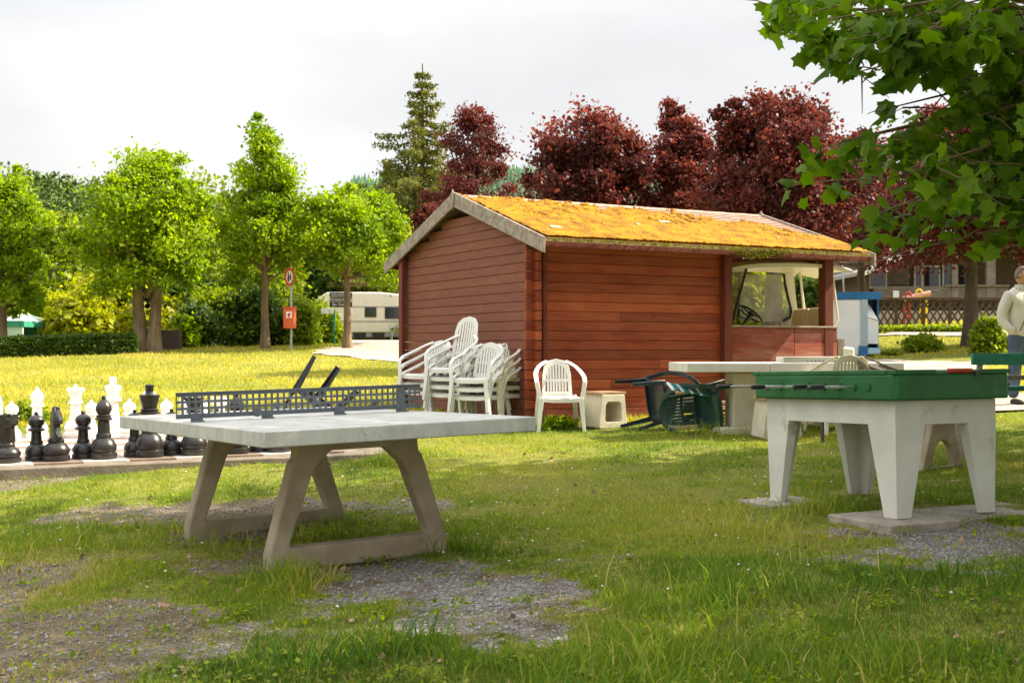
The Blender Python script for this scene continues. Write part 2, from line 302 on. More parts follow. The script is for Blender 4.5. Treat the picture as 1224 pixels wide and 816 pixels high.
def npmesh(name, V, Fq, m, parent=None, a=None, smooth=False):
    """V (n,3), Fq (k,c) int array with constant corner count"""
    me = bpy.data.meshes.new(name); V = np.asarray(V, np.float32); Fq = np.asarray(Fq, np.int32); k, c = Fq.shape
    me.vertices.add(len(V)); me.vertices.foreach_set('co', V.ravel()); me.loops.add(k*c); me.loops.foreach_set('vertex_index', Fq.ravel())
    me.polygons.add(k); me.polygons.foreach_set('loop_start', np.arange(0, k*c, c, dtype=np.int32)); me.update(calc_edges=True)
    if a is not None: me.attributes.new('v', 'FLOAT', 'POINT').data.foreach_set('value', np.asarray(a, np.float32))
    if smooth: me.shade_smooth()
    me.materials.append(m); o = bpy.data.objects.new(name, me); col.objects.link(o)
    if parent: o.parent = parent
    return o
def tag(o, label, cat, group=None, kind=None):
    if label: o['label'] = label
    if cat: o['category'] = cat
    if group: o['group'] = group
    if kind: o['kind'] = kind
    return o
def thing(name, loc, rz, label, cat, group=None, rot=None):
    o = bpy.data.objects.new(name, None); o.empty_display_size = .2; col.objects.link(o); o.location = loc; o.rotation_euler = rot if rot else (0, 0, rz)
    return tag(o, label, cat, group)
def copy_tree(o, loc=None, rz=None, label=None, group=None, parent=None, rot=None, scale=None):
    c = o.copy(); col.objects.link(c); c.parent = parent
    for ch in [x for x in bpy.data.objects if x.parent == o]: copy_tree(ch, parent=c)
    if loc is not None: c.location = loc
    if rz is not None: c.rotation_euler = (0, 0, rz)
    if rot is not None: c.rotation_euler = rot
    if scale: c.scale = (scale,)*3
    if label: c['label'] = label
    if group: c['group'] = group
    return c
def struct(o): o['kind'] = 'structure'; return o
rng = np.random.default_rng(7); rnd = random.Random(5)

# ================================================================ GROUND
def axis(spec):
    out = []
    for a, b, st in spec: out += list(np.arange(a, b, st))
    return np.array(out+[spec[-1][1]])
xs = axis([(-900, -200, 100), (-200, -40, 20), (-40, -12, 2), (-12, -6, .25), (-6, 6, .05), (6, 14, .25), (14, 40, 2), (40, 200, 20), (200, 900, 100)])
ys = axis([(-200, -20, 30), (-20, 3, 1), (3, 13, .05), (13, 20, .2), (20, 60, 1), (60, 200, 10), (200, 900, 100)])
XX, YY = np.meshgrid(xs, ys); GV = gravel(XX, YY)
near = (np.abs(XX) < 8) & (YY > 2.5) & (YY < 15)
rough_z = np.where(near, (fbm(XX*3, YY*3, 11, 4)-.5)*.05, 0)
ZZ = gz(XX, YY)+rough_z-GV*.012*near
def surf(x, y): return gz(x, y)+np.where((np.abs(x) < 8) & (y > 2.5) & (y < 15), (fbm(x*3, y*3, 11, 4)-.5)*.05, 0)
V = np.stack([XX.ravel(), YY.ravel(), ZZ.ravel()], 1); nx, ny = len(xs), len(ys)
I = (np.arange(ny-1)[:, None]*nx+np.arange(nx-1)[None]).ravel(); Fq = np.stack([I, I+1, I+nx+1, I+nx], 1)
gm = bpy.data.materials.new('lawn soil and gravel'); gm.use_nodes = True; t = gm.node_tree; t.nodes.clear(); N = t.nodes.new; K = t.links.new
o_ = N('ShaderNodeOutputMaterial'); p_ = N('ShaderNodeBsdfPrincipled'); p_.inputs['Roughness'].default_value = .95; p_.inputs['Specular IOR Level'].default_value = .1
at = N('ShaderNodeAttribute'); at.attribute_name = 'v'; tcn = N('ShaderNodeTexCoord')
def nn(sc, det=6):
    n = N('ShaderNodeTexNoise'); n.inputs['Scale'].default_value = sc; n.inputs['Detail'].default_value = det; n.inputs['Roughness'].default_value = .65; K(tcn.outputs['Object'], n.inputs['Vector']); return n.outputs[0]
def rr(s, st):
    r = N('ShaderNodeValToRGB'); e = r.color_ramp.elements
    while len(e) < len(st): e.new(.5)
    for q, (ps, c) in zip(e, st): q.position = ps; q.color = (*c, 1)
    K(s, r.inputs[0]); return r.outputs[0]
def mixn(f, a, b, mode='MIX'):
    q = N('ShaderNodeMixRGB'); q.blend_type = mode
    if isinstance(f, float): q.inputs[0].default_value = f
    else: K(f, q.inputs[0])
    K(a, q.inputs[1]); K(b, q.inputs[2]); return q.outputs[0]
lawn = rr(nn(.9), [(.3, (.14, .20, .018)), (.5, (.22, .26, .024)), (.7, (.32, .31, .05))])
lawn = mixn(rr(nn(14, 8), [(.40, (0, 0, 0)), (.66, (1, 1, 1))]), lawn, rr(nn(5), [(.3, (.10, .14, .02)), (.7, (.22, .20, .07))]))
lawn = mixn(rr(nn(55, 8), [(.46, (0, 0, 0)), (.58, (1, 1, 1))]), lawn, rr(nn(19, 8), [(.3, (.07, .06, .025)), (.5, (.14, .13, .03)), (.7, (.26, .21, .09))]))
vor = N('ShaderNodeTexVoronoi'); vor.inputs['Scale'].default_value = 75; K(tcn.outputs['Object'], vor.inputs['Vector'])
sepc = N('ShaderNodeSeparateColor'); K(vor.outputs['Color'], sepc.inputs[0])
grav = rr(sepc.outputs[0], [(0, (.10, .092, .085)), (.5, (.21, .195, .18)), (.85, (.32, .30, .275)), (1, (.46, .43, .39))])
soil = rr(nn(9, 8), [(.3, (.075, .055, .035)), (.55, (.16, .12, .085)), (.75, (.25, .20, .15))])
grav = mixn(rr(nn(2.6, 7), [(.45, (0, 0, 0)), (.62, (1, 1, 1))]), grav, soil)
rg = rr(at.outputs['Fac'], [(.25, (0, 0, 0)), (.6, (1, 1, 1))])
spx = N('ShaderNodeSeparateXYZ'); K(tcn.outputs['Object'], spx.inputs[0]); lf = N('ShaderNodeMapRange'); lf.inputs[1].default_value = -.7; lf.inputs[2].default_value = -1.7; K(spx.outputs[0], lf.inputs[0])
dirt_ = mixn(rr(sepc.outputs[1], [(.55, (0, 0, 0)), (.9, (.8, .8, .8))]), soil, rr(nn(4), [(.3, (.13, .10, .06)), (.7, (.27, .23, .15))]))
mlf = N('ShaderNodeMath'); mlf.operation = 'MULTIPLY'; mlf.inputs[1].default_value = .85; K(lf.outputs[0], mlf.inputs[0]); grav = mixn(mlf.outputs[0], grav, dirt_)
K(mixn(rg, lawn, grav), p_.inputs['Base Color'])
bp = N('ShaderNodeBump'); bp.inputs['Strength'].default_value = .9; bp.inputs['Distance'].default_value = .015; K(nn(45, 8), bp.inputs['Height'])
K(bp.outputs[0], p_.inputs['Normal']); K(p_.outputs[0], o_.inputs[0])
struct(npmesh('ground', V, Fq, gm, a=GV.ravel(), smooth=True))

# chess board frame (used for masks)
CA = R(27); cd = Vector((math.cos(CA), math.sin(CA), 0)); ce = Vector((-math.sin(CA), math.cos(CA), 0)); C0 = Vector((-4.37, 10.36, 0)); SLZ = .16; SQ = .4
def in_slab(x, y, m=0):
    a = (x-C0.x)*cd.x+(y-C0.y)*cd.y; b = (x-C0.x)*ce.x+(y-C0.y)*ce.y
    return (a > -1.2-m) & (a < 3.55+m) & (b > -.42-m) & (b < 3.9+m)
# hut frame
HA = R(28.6); hd = Vector((math.cos(HA), math.sin(HA), 0)); he = Vector((-math.sin(HA), math.cos(HA), 0)); H0 = Vector((.274, 14.9, 0)); HW = 4.0; HL = 5.1; HZ = .13
def in_hut(x, y):
    a = (x-H0.x)*hd.x+(y-H0.y)*hd.y; b = (x-H0.x)*he.x+(y-H0.y)*he.y
    return (a > -.05) & (a < HL) & (b > -.05) & (b < HW)
# ---------------------------------------------------------------- paths
def sheet(name, pts, m, up=.012, n=24):
    """ground-hugging quad grid from 4 corner pixel/depth points"""
    A, B, C, D = [Vector(p) for p in pts]; V = []
    for i in range(n+1):
        for j in range(n+1):
            s, q = i/n, j/n; p = (A*(1-s)+B*s)*(1-q)+(D*(1-s)+C*s)*q; wob = (fbm(p.x*.9, p.y*.9, 3, 4)-.5)*3
            if j in (0, n): p.y += wob*min(1.2, p.y*.03)
            if i in (0, n): p.x += wob*min(1.2, p.y*.02)
            V.append((p.x, p.y, g(p.x, p.y)+up))
    Fq = [(i*(n+1)+j, (i+1)*(n+1)+j, (i+1)*(n+1)+j+1, i*(n+1)+j+1) for i in range(n) for j in range(n)]
    return struct(npmesh(name, V, Fq, m))
PA = sheet('road', [GX(200, 41), GX(900, 41), GX(900, 47), GX(200, 47)], M['path'], .03)
sheet('path', [G(372, 424), G(600, 446), GX(610, 41.2), GX(425, 41.2)], M['path'], .02)
sheet('footpath', [Vector((5.9, 14.6, 0)), Vector((16, 17.2, 0)), Vector((16, 19.0, 0)), Vector((5.6, 16.4, 0))], M['path'], .025)
sheet('walkway', [G(1040, 401.5), G(1500, 401.5), G(1500, 396), G(1040, 397.5)], M['path'], .03)
sheet('gravel_area', [G(860, 452), G(1175, 452), G(1175, 432), G(900, 430)], M['path'], .02)
pathmask = []
def in_path(x, y):
    u = 612+F*x/np.maximum(y, .1)
    m = ((y > 41) & (y < 47)) | ((x > 5.7) & (y > 14.5+(x-5.9)*.26) & (y < 16.3+(x-5.9)*.26) & (y < 19.5))
    a = G(372, 424); b = G(600, 446); 
    yl = a.y+(x-a.x)*(b.y-a.y)/(b.x-a.x)
    xl = a.x+(y-a.y)*((425-612)/F*41.2-a.x)/(41.2-a.y)
    m |= (x > xl) & (x < 1) & (y > yl) & (y < 41)
    a1 = G(1000, 452).y; a2 = G(1000, 431).y; m |= (y > a1) & (y < a2) & (u > 860) & (u < 1175)
    a1 = G(1100, 401.5).y; a2 = G(1100, 397).y; m |= (y > a1) & (y < a2) & (u > 1040)
    return m
FN = Vector((2.345, 7.27, 0)); FA = R(25); fx = Vector((math.cos(FA), math.sin(FA), 0)); fy = Vector((-math.sin(FA), math.cos(FA), 0))
PAVE = ((.11, .16, .56, .56), (.90, .20, .90, .50), (.10, 1.24, .50, .40), (.85, 1.25, .55, .45))
def in_pave(x, y):
    a = (x-FN.x)*fx.x+(y-FN.y)*fx.y; b = (x-FN.x)*fy.x+(y-FN.y)*fy.y; m = np.zeros(np.shape(a), bool)
    for (p, q, w_, d_) in PAVE: m |= (np.abs(a-p) < w_/2+.015) & (np.abs(b-q) < d_/2+.015)
    return m
# ---------------------------------------------------------------- grass blades
def blades(name, n, y0, y1, hmin, hmax, wd_, m, label, power=1.0, seed=1, umax=1.06, fixed=None):
    r = np.random.default_rng(seed)
    if fixed is None:
        Y = y0+(y1-y0)*r.random(n)**power; X = (r.random(n)*2-1)*.428*umax*Y
    else: X, Y = fixed; n = len(X)
    gv = gravel(X, Y) if y0 < 15 else np.zeros(n)
    tuft = fbm(X*3.5, Y*3.5, 21, 3); tall = fbm(X*1.1+9, Y*1.1, 31, 3)
    bare = fbm(X*1.7, Y*1.7, 44, 4)
    th_ = name == 'grass_thatch'; keep = (r.random(n) > gv*(1.05 if th_ else 1.25)-.02) & ((r.random(n) < .25+1.5*sstep(.28, .6, tuft)) | th_) & ((r.random(n) > .85*sstep(.50, .64, bare)*(Y < 12)) | th_) & ~in_slab(X, Y) & ~in_hut(X, Y) & ~in_path(X, Y) & ~in_pave(X, Y)
    X, Y, tuft, tall, gv = [q[keep] for q in (X, Y, tuft, tall, gv)]; n = len(X)
    Z = surf(X, Y)-.004; h = (hmin+(hmax-hmin)*r.random(n)**1.6)*(.45+1.1*tuft)*(.6+.9*tall)*(1-.45*gv)
    th = r.random(n)*2*np.pi; w = wd_*(.6+.8*r.random(n)); lean = .35*h+.5*h*r.random(n); la = r.random(n)*2*np.pi
    dx, dy = np.cos(th)*w/2, np.sin(th)*w/2; lx, ly = np.cos(la)*lean, np.sin(la)*lean
    P = np.zeros((n, 5, 3))
    P[:, 0] = np.stack([X-dx, Y-dy, Z], 1); P[:, 1] = np.stack([X+dx, Y+dy, Z], 1)
    P[:, 2] = np.stack([X+dx*.8+lx*.35, Y+dy*.8+ly*.35, Z+h*.6], 1); P[:, 3] = np.stack([X-dx*.8+lx*.35, Y-dy*.8+ly*.35, Z+h*.6], 1)
    P[:, 4] = np.stack([X+lx, Y+ly, Z+h], 1)
    V = P.reshape(-1, 3); b = np.arange(n)*5
    T = np.concatenate([np.stack([b, b+1, b+2], 1), np.stack([b, b+2, b+3], 1), np.stack([b+3, b+2, b+4], 1)])
    big = fbm(X*.7, Y*.7, 77, 3); v = np.clip(-.05+1.0*big+.40*(r.random(n)-.5)+.35*gv+(r.random(n) < .07)*.5, 0, 1)
    return tag(npmesh(name, V, T, m, a=np.repeat(v, 5)), label, 'grass', kind='stuff')
def grassmat(name, st):
    m = bpy.data.materials.new(name); m.use_nodes = True; t = m.node_tree; t.nodes.clear(); N = t.nodes.new; K = t.links.new
    o = N('ShaderNodeOutputMaterial'); p = N('ShaderNodeBsdfPrincipled'); p.inputs['Roughness'].default_value = .5; p.inputs['Specular IOR Level'].default_value = .25
    a = N('ShaderNodeAttribute'); a.attribute_name = 'v'; r = N('ShaderNodeValToRGB'); e = r.color_ramp.elements
    while len(e) < len(st): e.new(.5)
    for q, (ps, c) in zip(e, st): q.position = ps; q.color = (*c, 1)
    K(a.outputs['Fac'], r.inputs[0]); K(r.outputs[0], p.inputs['Base Color']); tr = N('ShaderNodeBsdfTranslucent'); hs = N('ShaderNodeHueSaturation'); hs.inputs['Value'].default_value = 1.5; K(r.outputs[0], hs.inputs['Color']); K(hs.outputs[0], tr.inputs[0])
    ms = N('ShaderNodeMixShader'); ms.inputs[0].default_value = .45; K(p.outputs[0], ms.inputs[1]); K(tr.outputs[0], ms.inputs[2]); K(ms.outputs[0], o.inputs[0]); return m
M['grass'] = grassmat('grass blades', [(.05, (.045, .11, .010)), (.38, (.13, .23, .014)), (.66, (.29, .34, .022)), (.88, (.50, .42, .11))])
M['grass_far'] = grassmat('sun tinted grass', [(.1, (.27, .30, .018)), (.5, (.48, .42, .035)), (.8, (.64, .52, .10))])  # lawn blades with the sunlit yellow put into their colour
M['thatch'] = grassmat('trodden grass', [(.05, (.07, .10, .015)), (.4, (.17, .20, .025)), (.7, (.30, .26, .05)), (.95, (.48, .38, .16))])
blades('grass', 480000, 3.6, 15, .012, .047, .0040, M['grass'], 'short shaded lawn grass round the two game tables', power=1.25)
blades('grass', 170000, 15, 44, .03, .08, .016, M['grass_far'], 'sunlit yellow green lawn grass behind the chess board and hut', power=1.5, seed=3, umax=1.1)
blades('grass_thatch', 330000, 3.6, 14, .006, .026, .0045, M['thatch'], 'short trodden olive and straw grass between the longer blades', power=1.3, seed=13)
# weeds and litter
def litter(name, n, sz, m, label, cat, seed, green):
    r = np.random.default_rng(seed); Y = 3.8+9*r.random(n)**1.3; X = (r.random(n)*2-1)*.44*Y
    if green: cx = X[:n//14], Y[:n//14]; k = r.integers(0, n//14, n); X = cx[0][k]+r.normal(size=n)*.045; Y = cx[1][k]+r.normal(size=n)*.045
    kk = ~in_slab(X, Y, .05) & ~in_pave(X, Y); X, Y = X[kk], Y[kk]; Z = surf(X, Y)+(.022+.02*r.random(len(X)) if green else .012)
    V, T, q = leaves(np.stack([X, Y, Z], 1), sz, r, flat=2.2, aspect=.85); tag(npmesh(name, V, T, m, a=np.repeat(r.random(len(X)), q)), label, cat, kind='stuff')
# taller tufts
tx, ty = [], []
for (u, v, n, s) in ((955, 612, 1500, .16), (1140, 672, 600, .12), (665, 512, 500, .14), (460, 556, 350, .10), (250, 640, 900, .22), (400, 695, 900, .2), (800, 480, 300, .1), (350, 640, 900, .2), (1015, 610, 300, .07), (720, 505, 300, .15), (860, 520, 500, .3), (560, 655, 500, .15), (1210, 690, 900, .3), (1120, 600, 500, .2), (90, 655, 700, .3), (370, 690, 500, .12), (990, 700, 700, .25), (930, 640, 700, .3), (700, 800, 700, .3), (440, 790, 600, .2), (870, 720, 500, .25), (1060, 800, 900, .3)):
    c = G(u, v); tx.append(rng.normal(c.x, s, n)); ty.append(rng.normal(c.y, s*1.2, n))
blades('grass_tuft', 0, 0, 14, .05, .15, .006, M['grass'], 'longer grass tufts round the table feet and slabs', seed=9, fixed=(np.concatenate(tx), np.concatenate(ty)))
# small stones
def stones(n=26000):
    r = np.random.default_rng(4); X = r.random(n*6)*9-4.5; Y = 3.6+r.random(n*6)*7
    k = (r.random(n*6) < gravel(X, Y)**1.5) & (np.abs(X) < .46*Y); X, Y = X[k][:n], Y[k][:n]; n = len(X)
    s = .003+.010*r.random(n)**3+.010*(r.random(n) < .01); Z = surf(X, Y)-.012*gravel(X, Y)+s*.15
    base = np.array([(1, 0, 0), (0, 1, 0), (-1, 0, 0), (0, -1, 0), (0, 0, .7), (0, 0, -.7)]); P = base[None]*(s[:, None, None])*(.6+.8*r.random((n, 6, 3)))
    a = r.random(n)*6.28; ca, sa = np.cos(a)[:, None], np.sin(a)[:, None]; q = P.copy(); q[:, :, 0] = P[:, :, 0]*ca-P[:, :, 1]*sa; q[:, :, 1] = P[:, :, 0]*sa+P[:, :, 1]*ca
    q += np.stack([X, Y, Z], 1)[:, None]; b = np.arange(n)[:, None]*6
    T = np.concatenate([b+np.array(f)[None] for f in ((0, 1, 4), (1, 2, 4), (2, 3, 4), (3, 0, 4), (1, 0, 5), (2, 1, 5), (3, 2, 5), (0, 3, 5))])
    tag(npmesh('gravel', q.reshape(-1, 3), T, M['stone'], a=np.repeat(r.random(n)**1.5, 6)), 'loose grey gravel in the bare patches of the lawn', 'gravel', kind='stuff')
stones()
def clover():
    r = np.random.default_rng(8); n = 170; Y = 5+8*r.random(n); X = (r.random(n)*2-1)*.43*Y; k = (gravel(X, Y) < .3) & ~in_slab(X, Y, .1); X, Y = X[k], Y[k]; n = len(X)
    Z = surf(X, Y)+.04; s = .006+.004*r.random(n); base = np.array([(1, 0, 0), (0, 1, 0), (-1, 0, 0), (0, -1, 0), (0, 0, .8), (0, 0, -.8)])
    q = base[None]*s[:, None, None]+np.stack([X, Y, Z], 1)[:, None]; b = np.arange(n)[:, None]*6
    T = np.concatenate([b+np.array(f)[None] for f in ((0, 1, 4), (1, 2, 4), (2, 3, 4), (3, 0, 4), (1, 0, 5), (2, 1, 5), (3, 2, 5), (0, 3, 5))])
    tag(npmesh('clover_flower', q.reshape(-1, 3), T, M['white']), 'tiny white clover flowers scattered in the lawn', 'flowers', kind='stuff')
clover()

# ================================================================ FOLIAGE
def leaves(C, size, r, ns=None, aspect=.7, down=0.0, shape='quad', jitter=.4, flat=0.35):
    """C (n,3) leaf centres -> folded leaf faces"""
    n = len(C); d = r.normal(size=(n, 3)); d[:, 2] -= down; d /= np.linalg.norm(d, axis=1)[:, None]
    up = r.normal(size=(n, 3)); up[:, 2] += flat*3; up -= (up*d).sum(1)[:, None]*d; up /= np.linalg.norm(up, axis=1)[:, None]; sd = np.cross(d, up)
    s = size*(1-jitter+2*jitter*r.random(n))[:, None]
    if shape == 'quad':
        P = np.stack([C-d*s*.5, C+sd*s*.5*aspect-up*s*.08, C+d*s*.5, C-sd*s*.5*aspect-up*s*.08], 1); b = np.arange(n)*4
        return P.reshape(-1, 3), np.concatenate([np.stack([b, b+1, b+2], 1), np.stack([b, b+2, b+3], 1)]), 4
    pl = [(0, -.46), (.14, -.36), (.40, -.36), (.33, -.16), (.47, .10), (.30, .12), (.18, .24), (0, .50), (-.18, .24), (-.30, .12), (-.47, .10), (-.33, -.16), (-.40, -.36), (-.14, -.36)]
    k = len(pl); P = np.zeros((n, k+1, 3)); P[:, 0] = C
    for i, (a, bb) in enumerate(pl): P[:, i+1] = C+sd*s*a+d*s*bb-up*s*(.30*abs(a)+.45*max(bb, 0)**2)
    b = np.arange(n)*(k+1); T = np.concatenate([np.stack([b, b+1+i, b+1+(i+1) % k], 1) for i in range(k)])
    return P.reshape(-1, 3), T, k+1
def crown_clumps(cz, rad, n, r, bottom=-.75, cone=0.0, inner=.25):
    d = r.normal(size=(n*3, 3)); d /= np.linalg.norm(d, axis=1)[:, None]; d = d[d[:, 2] > bottom][:n]
    f = np.where(r.random(len(d)) < inner, .3+.4*r.random(len(d)), .72+.28*r.random(len(d)))
    p = d*f[:, None]; t = (p[:, 2]+1)/2; wdt = 1-cone*t; p[:, 0] *= wdt; p[:, 1] *= wdt
    p[:, :2] *= (1+.20*r.normal(size=(len(p), 1))); lb = r.normal(size=(7, 3)); lb /= np.linalg.norm(lb, axis=1)[:, None]; dd_ = p/np.maximum(np.linalg.norm(p, axis=1)[:, None], .01); p *= (.86+.26*np.clip((dd_@lb.T).max(1), 0, 1)**3)[:, None]; return p*np.array(rad)+np.array([0, 0, cz])
def make_tree(name, base, height, rad, crown_z, leafm_, barkm, trunk_r, nclump=90, per=110, leaf=.14, label='', group=None, seed=1, cone=0.0, clump_r=.2, cat='tree', bottom=-.8, lean=0, flt=None, down=.3, inner=.25, leafname='crown', shape='quad', limbs=22, trunks=1, vbias=0.0):
    r = np.random.default_rng(seed); t = thing(name, base, 0, label, cat, group)
    cl = crown_clumps(crown_z, rad, nclump, r, bottom, cone, inner)
    n0 = len(cl); mb = MB(); th = crown_z+rad[2]*.55
    for k in range(trunks):
        off = (k-(trunks-1)/2)*trunk_r*1.7; pts = []; rr_ = []
        for i in range(9):
            q = i/8; pts.append((off*(1+q*1.5)+lean*q+r.normal()*.03*q*height*.3, r.normal()*.02*q*height*.3, q*th)); rr_.append(trunk_r*(1.45 if i == 0 else 1)*(1-q*.75))
        pts[0] = (off, 0, -.15); mb.tube(pts, rr_, 10)
    sh_ = r.random(n0) < .22; sdir = cl[sh_]-np.array([0, 0, crown_z]); cl = np.concatenate([cl, np.array([0, 0, crown_z])+sdir*(1.04+.12*r.random((len(sdir), 1)))+np.array([0, 0, .04*rad[2]])]); clr = np.concatenate([np.ones(n0), .42*np.ones(len(sdir))])
    low = crown_z-rad[2]*.9
    for i in range(min(limbs, n0)):
        c = cl[i*n0//limbs]; z0 = max(low*.75, min(th*.9, low+(c[2]-low)*.35)); s0 = Vector((lean*z0/th, 0, z0)); e0 = Vector(c)
        m_ = s0.lerp(e0, .5)+Vector((0, 0, -.06*height*.3)); mb.tube([s0, s0.lerp(m_, .5), m_, m_.lerp(e0, .5), e0], [trunk_r*.42, trunk_r*.34, trunk_r*.25, trunk_r*.16, trunk_r*.07], 5, False)
    mb.build('trunk', barkm, t)
    n = len(cl); cr_ = clump_r*np.mean(rad)*(.6+.8*r.random(n))*clr; C = np.repeat(cl, per, 0)+r.normal(size=(n*per, 3))*np.repeat(cr_, per)[:, None]*np.array([.62, .62, .45])
    tone = np.clip(np.repeat(np.clip(.42+.30*r.normal(size=n)+vbias, 0, 1), per)*.55+.45*r.random(n*per)**1.3+.1*(r.random(n*per) < .08), 0, 1)
    if flt is not None:
        k = flt(C+np.array(base)); C, tone = C[k], tone[k]
    V, T, q = leaves(C, leaf, r, down=down, shape=shape); npmesh(leafname, V, T, leafm_, t, a=np.repeat(tone, q)); return t
def px_tree(name, u, base_v, top_v, Y, uw, crown_bot_v, *a, z=None, **k):
    x = (u-612)/F*Y; gzz = g(x, Y) if z is None else z; top = EYE+(HV-top_v)/F*Y; bot = EYE+(HV-crown_bot_v)/F*Y
    return make_tree(name, (x, Y, gzz), top-gzz, (uw/F*Y/2, uw/F*Y/2, (top-bot)/2), (top+bot)/2-gzz, *a, **k)
row = 'young maples in a row along the lawn edge'
px_tree('maple_tree', 176, 420, 182, 34, 172, 384, M['leaf_bright'], M['trunk'], .20, 150, 230, .115, 'broad bright green maple with a forked trunk standing behind the clipped hedge', row, 11, .25, .16, trunks=2)
px_tree('maple_tree', 317, 416, 160, 36, 112, 355, M['leaf_bright'], M['trunk'], .13, 115, 190, .115, 'tall narrow bright green maple with a bare trunk left of the round sign', row, 12, .55, .17)
px_tree('maple_tree', 415, 417, 226, 36, 140, 350, M['leaf_bright'], M['trunk'], .13, 115, 200, .115, 'small round maple with a bare trunk in front of the caravan', row, 13, .1, .18)
px_tree('maple_tree', 2, 420, 212, 34, 120, 385, M['leaf_bright'], M['trunk'], .16, 110, 190, .12, 'bright green maple cut off by the left edge, beside the tent', row, 14, .2, .17)
# spruce
def spruce(base, height, rad, label, seed=3, name='spruce_tree', low=.08):
    r = np.random.default_rng(seed); t = thing(name, base, 0, label, 'tree'); mb = MB(); mb.tube([(0, 0, -.2), (0, 0, height*.5), (0, 0, height)], [.24, .14, .02], 8)
    C = []; D = []; nb = 28
    for i in range(nb):
        q = low+(1-low)*(i/nb)**1.05; z = q*height; rr_ = rad*(1-q)**.85*(.8+.4*r.random())+.12; nbr = int(9-4*q)
        for k in range(nbr):
            a = 6.283*(k+r.random()*.6)/nbr+i*1.1; L_ = rr_*(.55+.68*r.random()); m = max(8, int(L_*95)); s = r.random(m)**.7
            x = np.cos(a)*L_*s; y = np.sin(a)*L_*s; zz = z-.38*L_*s+.22*L_*s**3
            wv = .06+.17*L_*.5*(1-s*.6)
            C.append(np.stack([x+r.normal(size=m)*wv, y+r.normal(size=m)*wv, zz+r.normal(size=m)*.05-abs(r.normal(size=m))*.10], 1))
            mb.tube([(0, 0, z), (np.cos(a)*L_*.5, np.sin(a)*L_*.5, z-.16*L_), (np.cos(a)*L_, np.sin(a)*L_, z-.16*L_)], [.03, .02, .008], 4, False)
    mb.build('trunk', M['trunk_dark'], t); C = np.concatenate(C); V, T, q = leaves(C, .19, r, aspect=.45, down=.5); tone = .25+.6*r.random(len(C)); npmesh('crown', V, T, M['needle'], t, a=np.repeat(tone, q))
    return t
bx = (505-612)/F*53
spruce((bx, 53, g(bx, 53)), EYE+(HV-76)/F*53-g(bx, 53), 4.3, 'tall pointed spruce rising behind the left end of the hut roof')
bx = (466-612)/F*57
spruce((bx, 57, g(bx, 57)), 8.4, 3.6, 'low dark spruce behind the small round maple and over the caravan', 5, low=.25)
rg_ = 'dark red maples behind the hut'
red = [(562, 136, 40, 104, 300, 'slim dark red maple just right of the tall spruce', 75, .12), (705, 128, 27, 158, 315, 'dark red maple above the middle of the mossy roof', 120, .16),
       (812, 136, 28, 120, 320, 'reddest of the dark maples, above the right half of the mossy roof', 95, .13), (925, 92, 25, 196, 335, 'largest dark red maple, above the open terrace of the hut', 170, .22),
       (1160, 118, 27, 250, 335, 'dark red maple in front of the brown house, behind the green branches', 170, .17), (1030, 165, 31, 130, 335, 'dark red maple whose trunk shows just right of the hut', 90, .14), (1275, 140, 27, 170, 330, 'dark red maple at the right edge above the standing man', 110, .18), (522, 232, 38, 70, 300, 'low red maple bush under the spruce behind the gable', 45, .08)]
for i, (u, tv, Y, uw, bv, lab, nc, trk) in enumerate(red):
    px_tree('red_maple_tree', u, 0, tv, Y, uw, bv, M['leaf_red'], M['trunk_dark'], trk, nc, 210, .10, lab, rg_, 30+i, .35, .17, vbias=(.22 if i == 2 else 0.0), limbs=26)
# background greenery
bgt = 'background trees beyond the lawn'
bgs = [(965, 322, 46, 90, 405, 'leaf_dark', 'dark shrub tree seen through the terrace beside the post'), (935, 300, 52, 110, 405, 'leaf_mid', 'green tree behind the cart roof seen through the terrace'), (60, 262, 52, 130, 410, 'leaf_mid', 'mid green tree beyond the tent, behind the left edge maple'), (128, 330, 44, 90, 408, 'leaf_yellow', 'yellow green bushy tree right of the tent behind the long hedge'),
       (255, 214, 56, 120, 405, 'leaf_mid', 'tall mid green tree seen between the broad maple and the narrow maple'), (345, 232, 60, 90, 405, 'leaf_bright', 'light green tree in the gap between narrow maple and round maple'),
       (95, 350, 40, 80, 412, 'leaf_yellow', 'low yellow green tree behind the white flag'), (440, 236, 62, 100, 400, 'leaf_dark', 'dark tree behind the round maple near the spruce'),
       (213, 300, 42, 80, 410, 'leaf_dark', 'dark tree in the gap right of the broad maple trunk'), (-30, 290, 50, 120, 410, 'leaf_yellow', 'yellow green tree behind the tent at the left edge'),
       (620, 262, 60, 90, 400, 'leaf_mid', 'green tree hidden behind the hut ridge'), (895, 318, 34, 70, 405, 'leaf_yellow', 'sunlit yellow green shrub seen through the terrace beside the cart wheel'),
       (1010, 300, 48, 60, 400, 'leaf_mid', 'green shrub tree behind the cabinet beside the house'), (300, 282, 44, 110, 405, 'leaf_mid', 'mid green tree behind the narrow maple trunk'),
       (385, 262, 58, 90, 402, 'leaf_dark', 'shaded green tree behind the post of the round sign'), (1215, 250, 60, 140, 400, 'leaf_mid', 'green tree behind the house at the right edge'),
       (160, 300, 47, 120, 408, 'leaf_mid', 'leafy tree directly behind the broad maple crown'),(30,345,42,110,408,'leaf_yellow','yellow green bush behind the green tent'),(200,360,41,90,408,'leaf_yellow','yellow green bush right of the broad maple trunk')]
for i, (u, tv, Y, uw, bv, mm, lab) in enumerate(bgs):
    px_tree('leafy_tree', u, 0, tv, Y, uw, bv, M[mm], M['trunk_dark'], .14, 70, 80, .24, lab, bgt, 60+i, .15, .24, limbs=12, bottom=-.95)
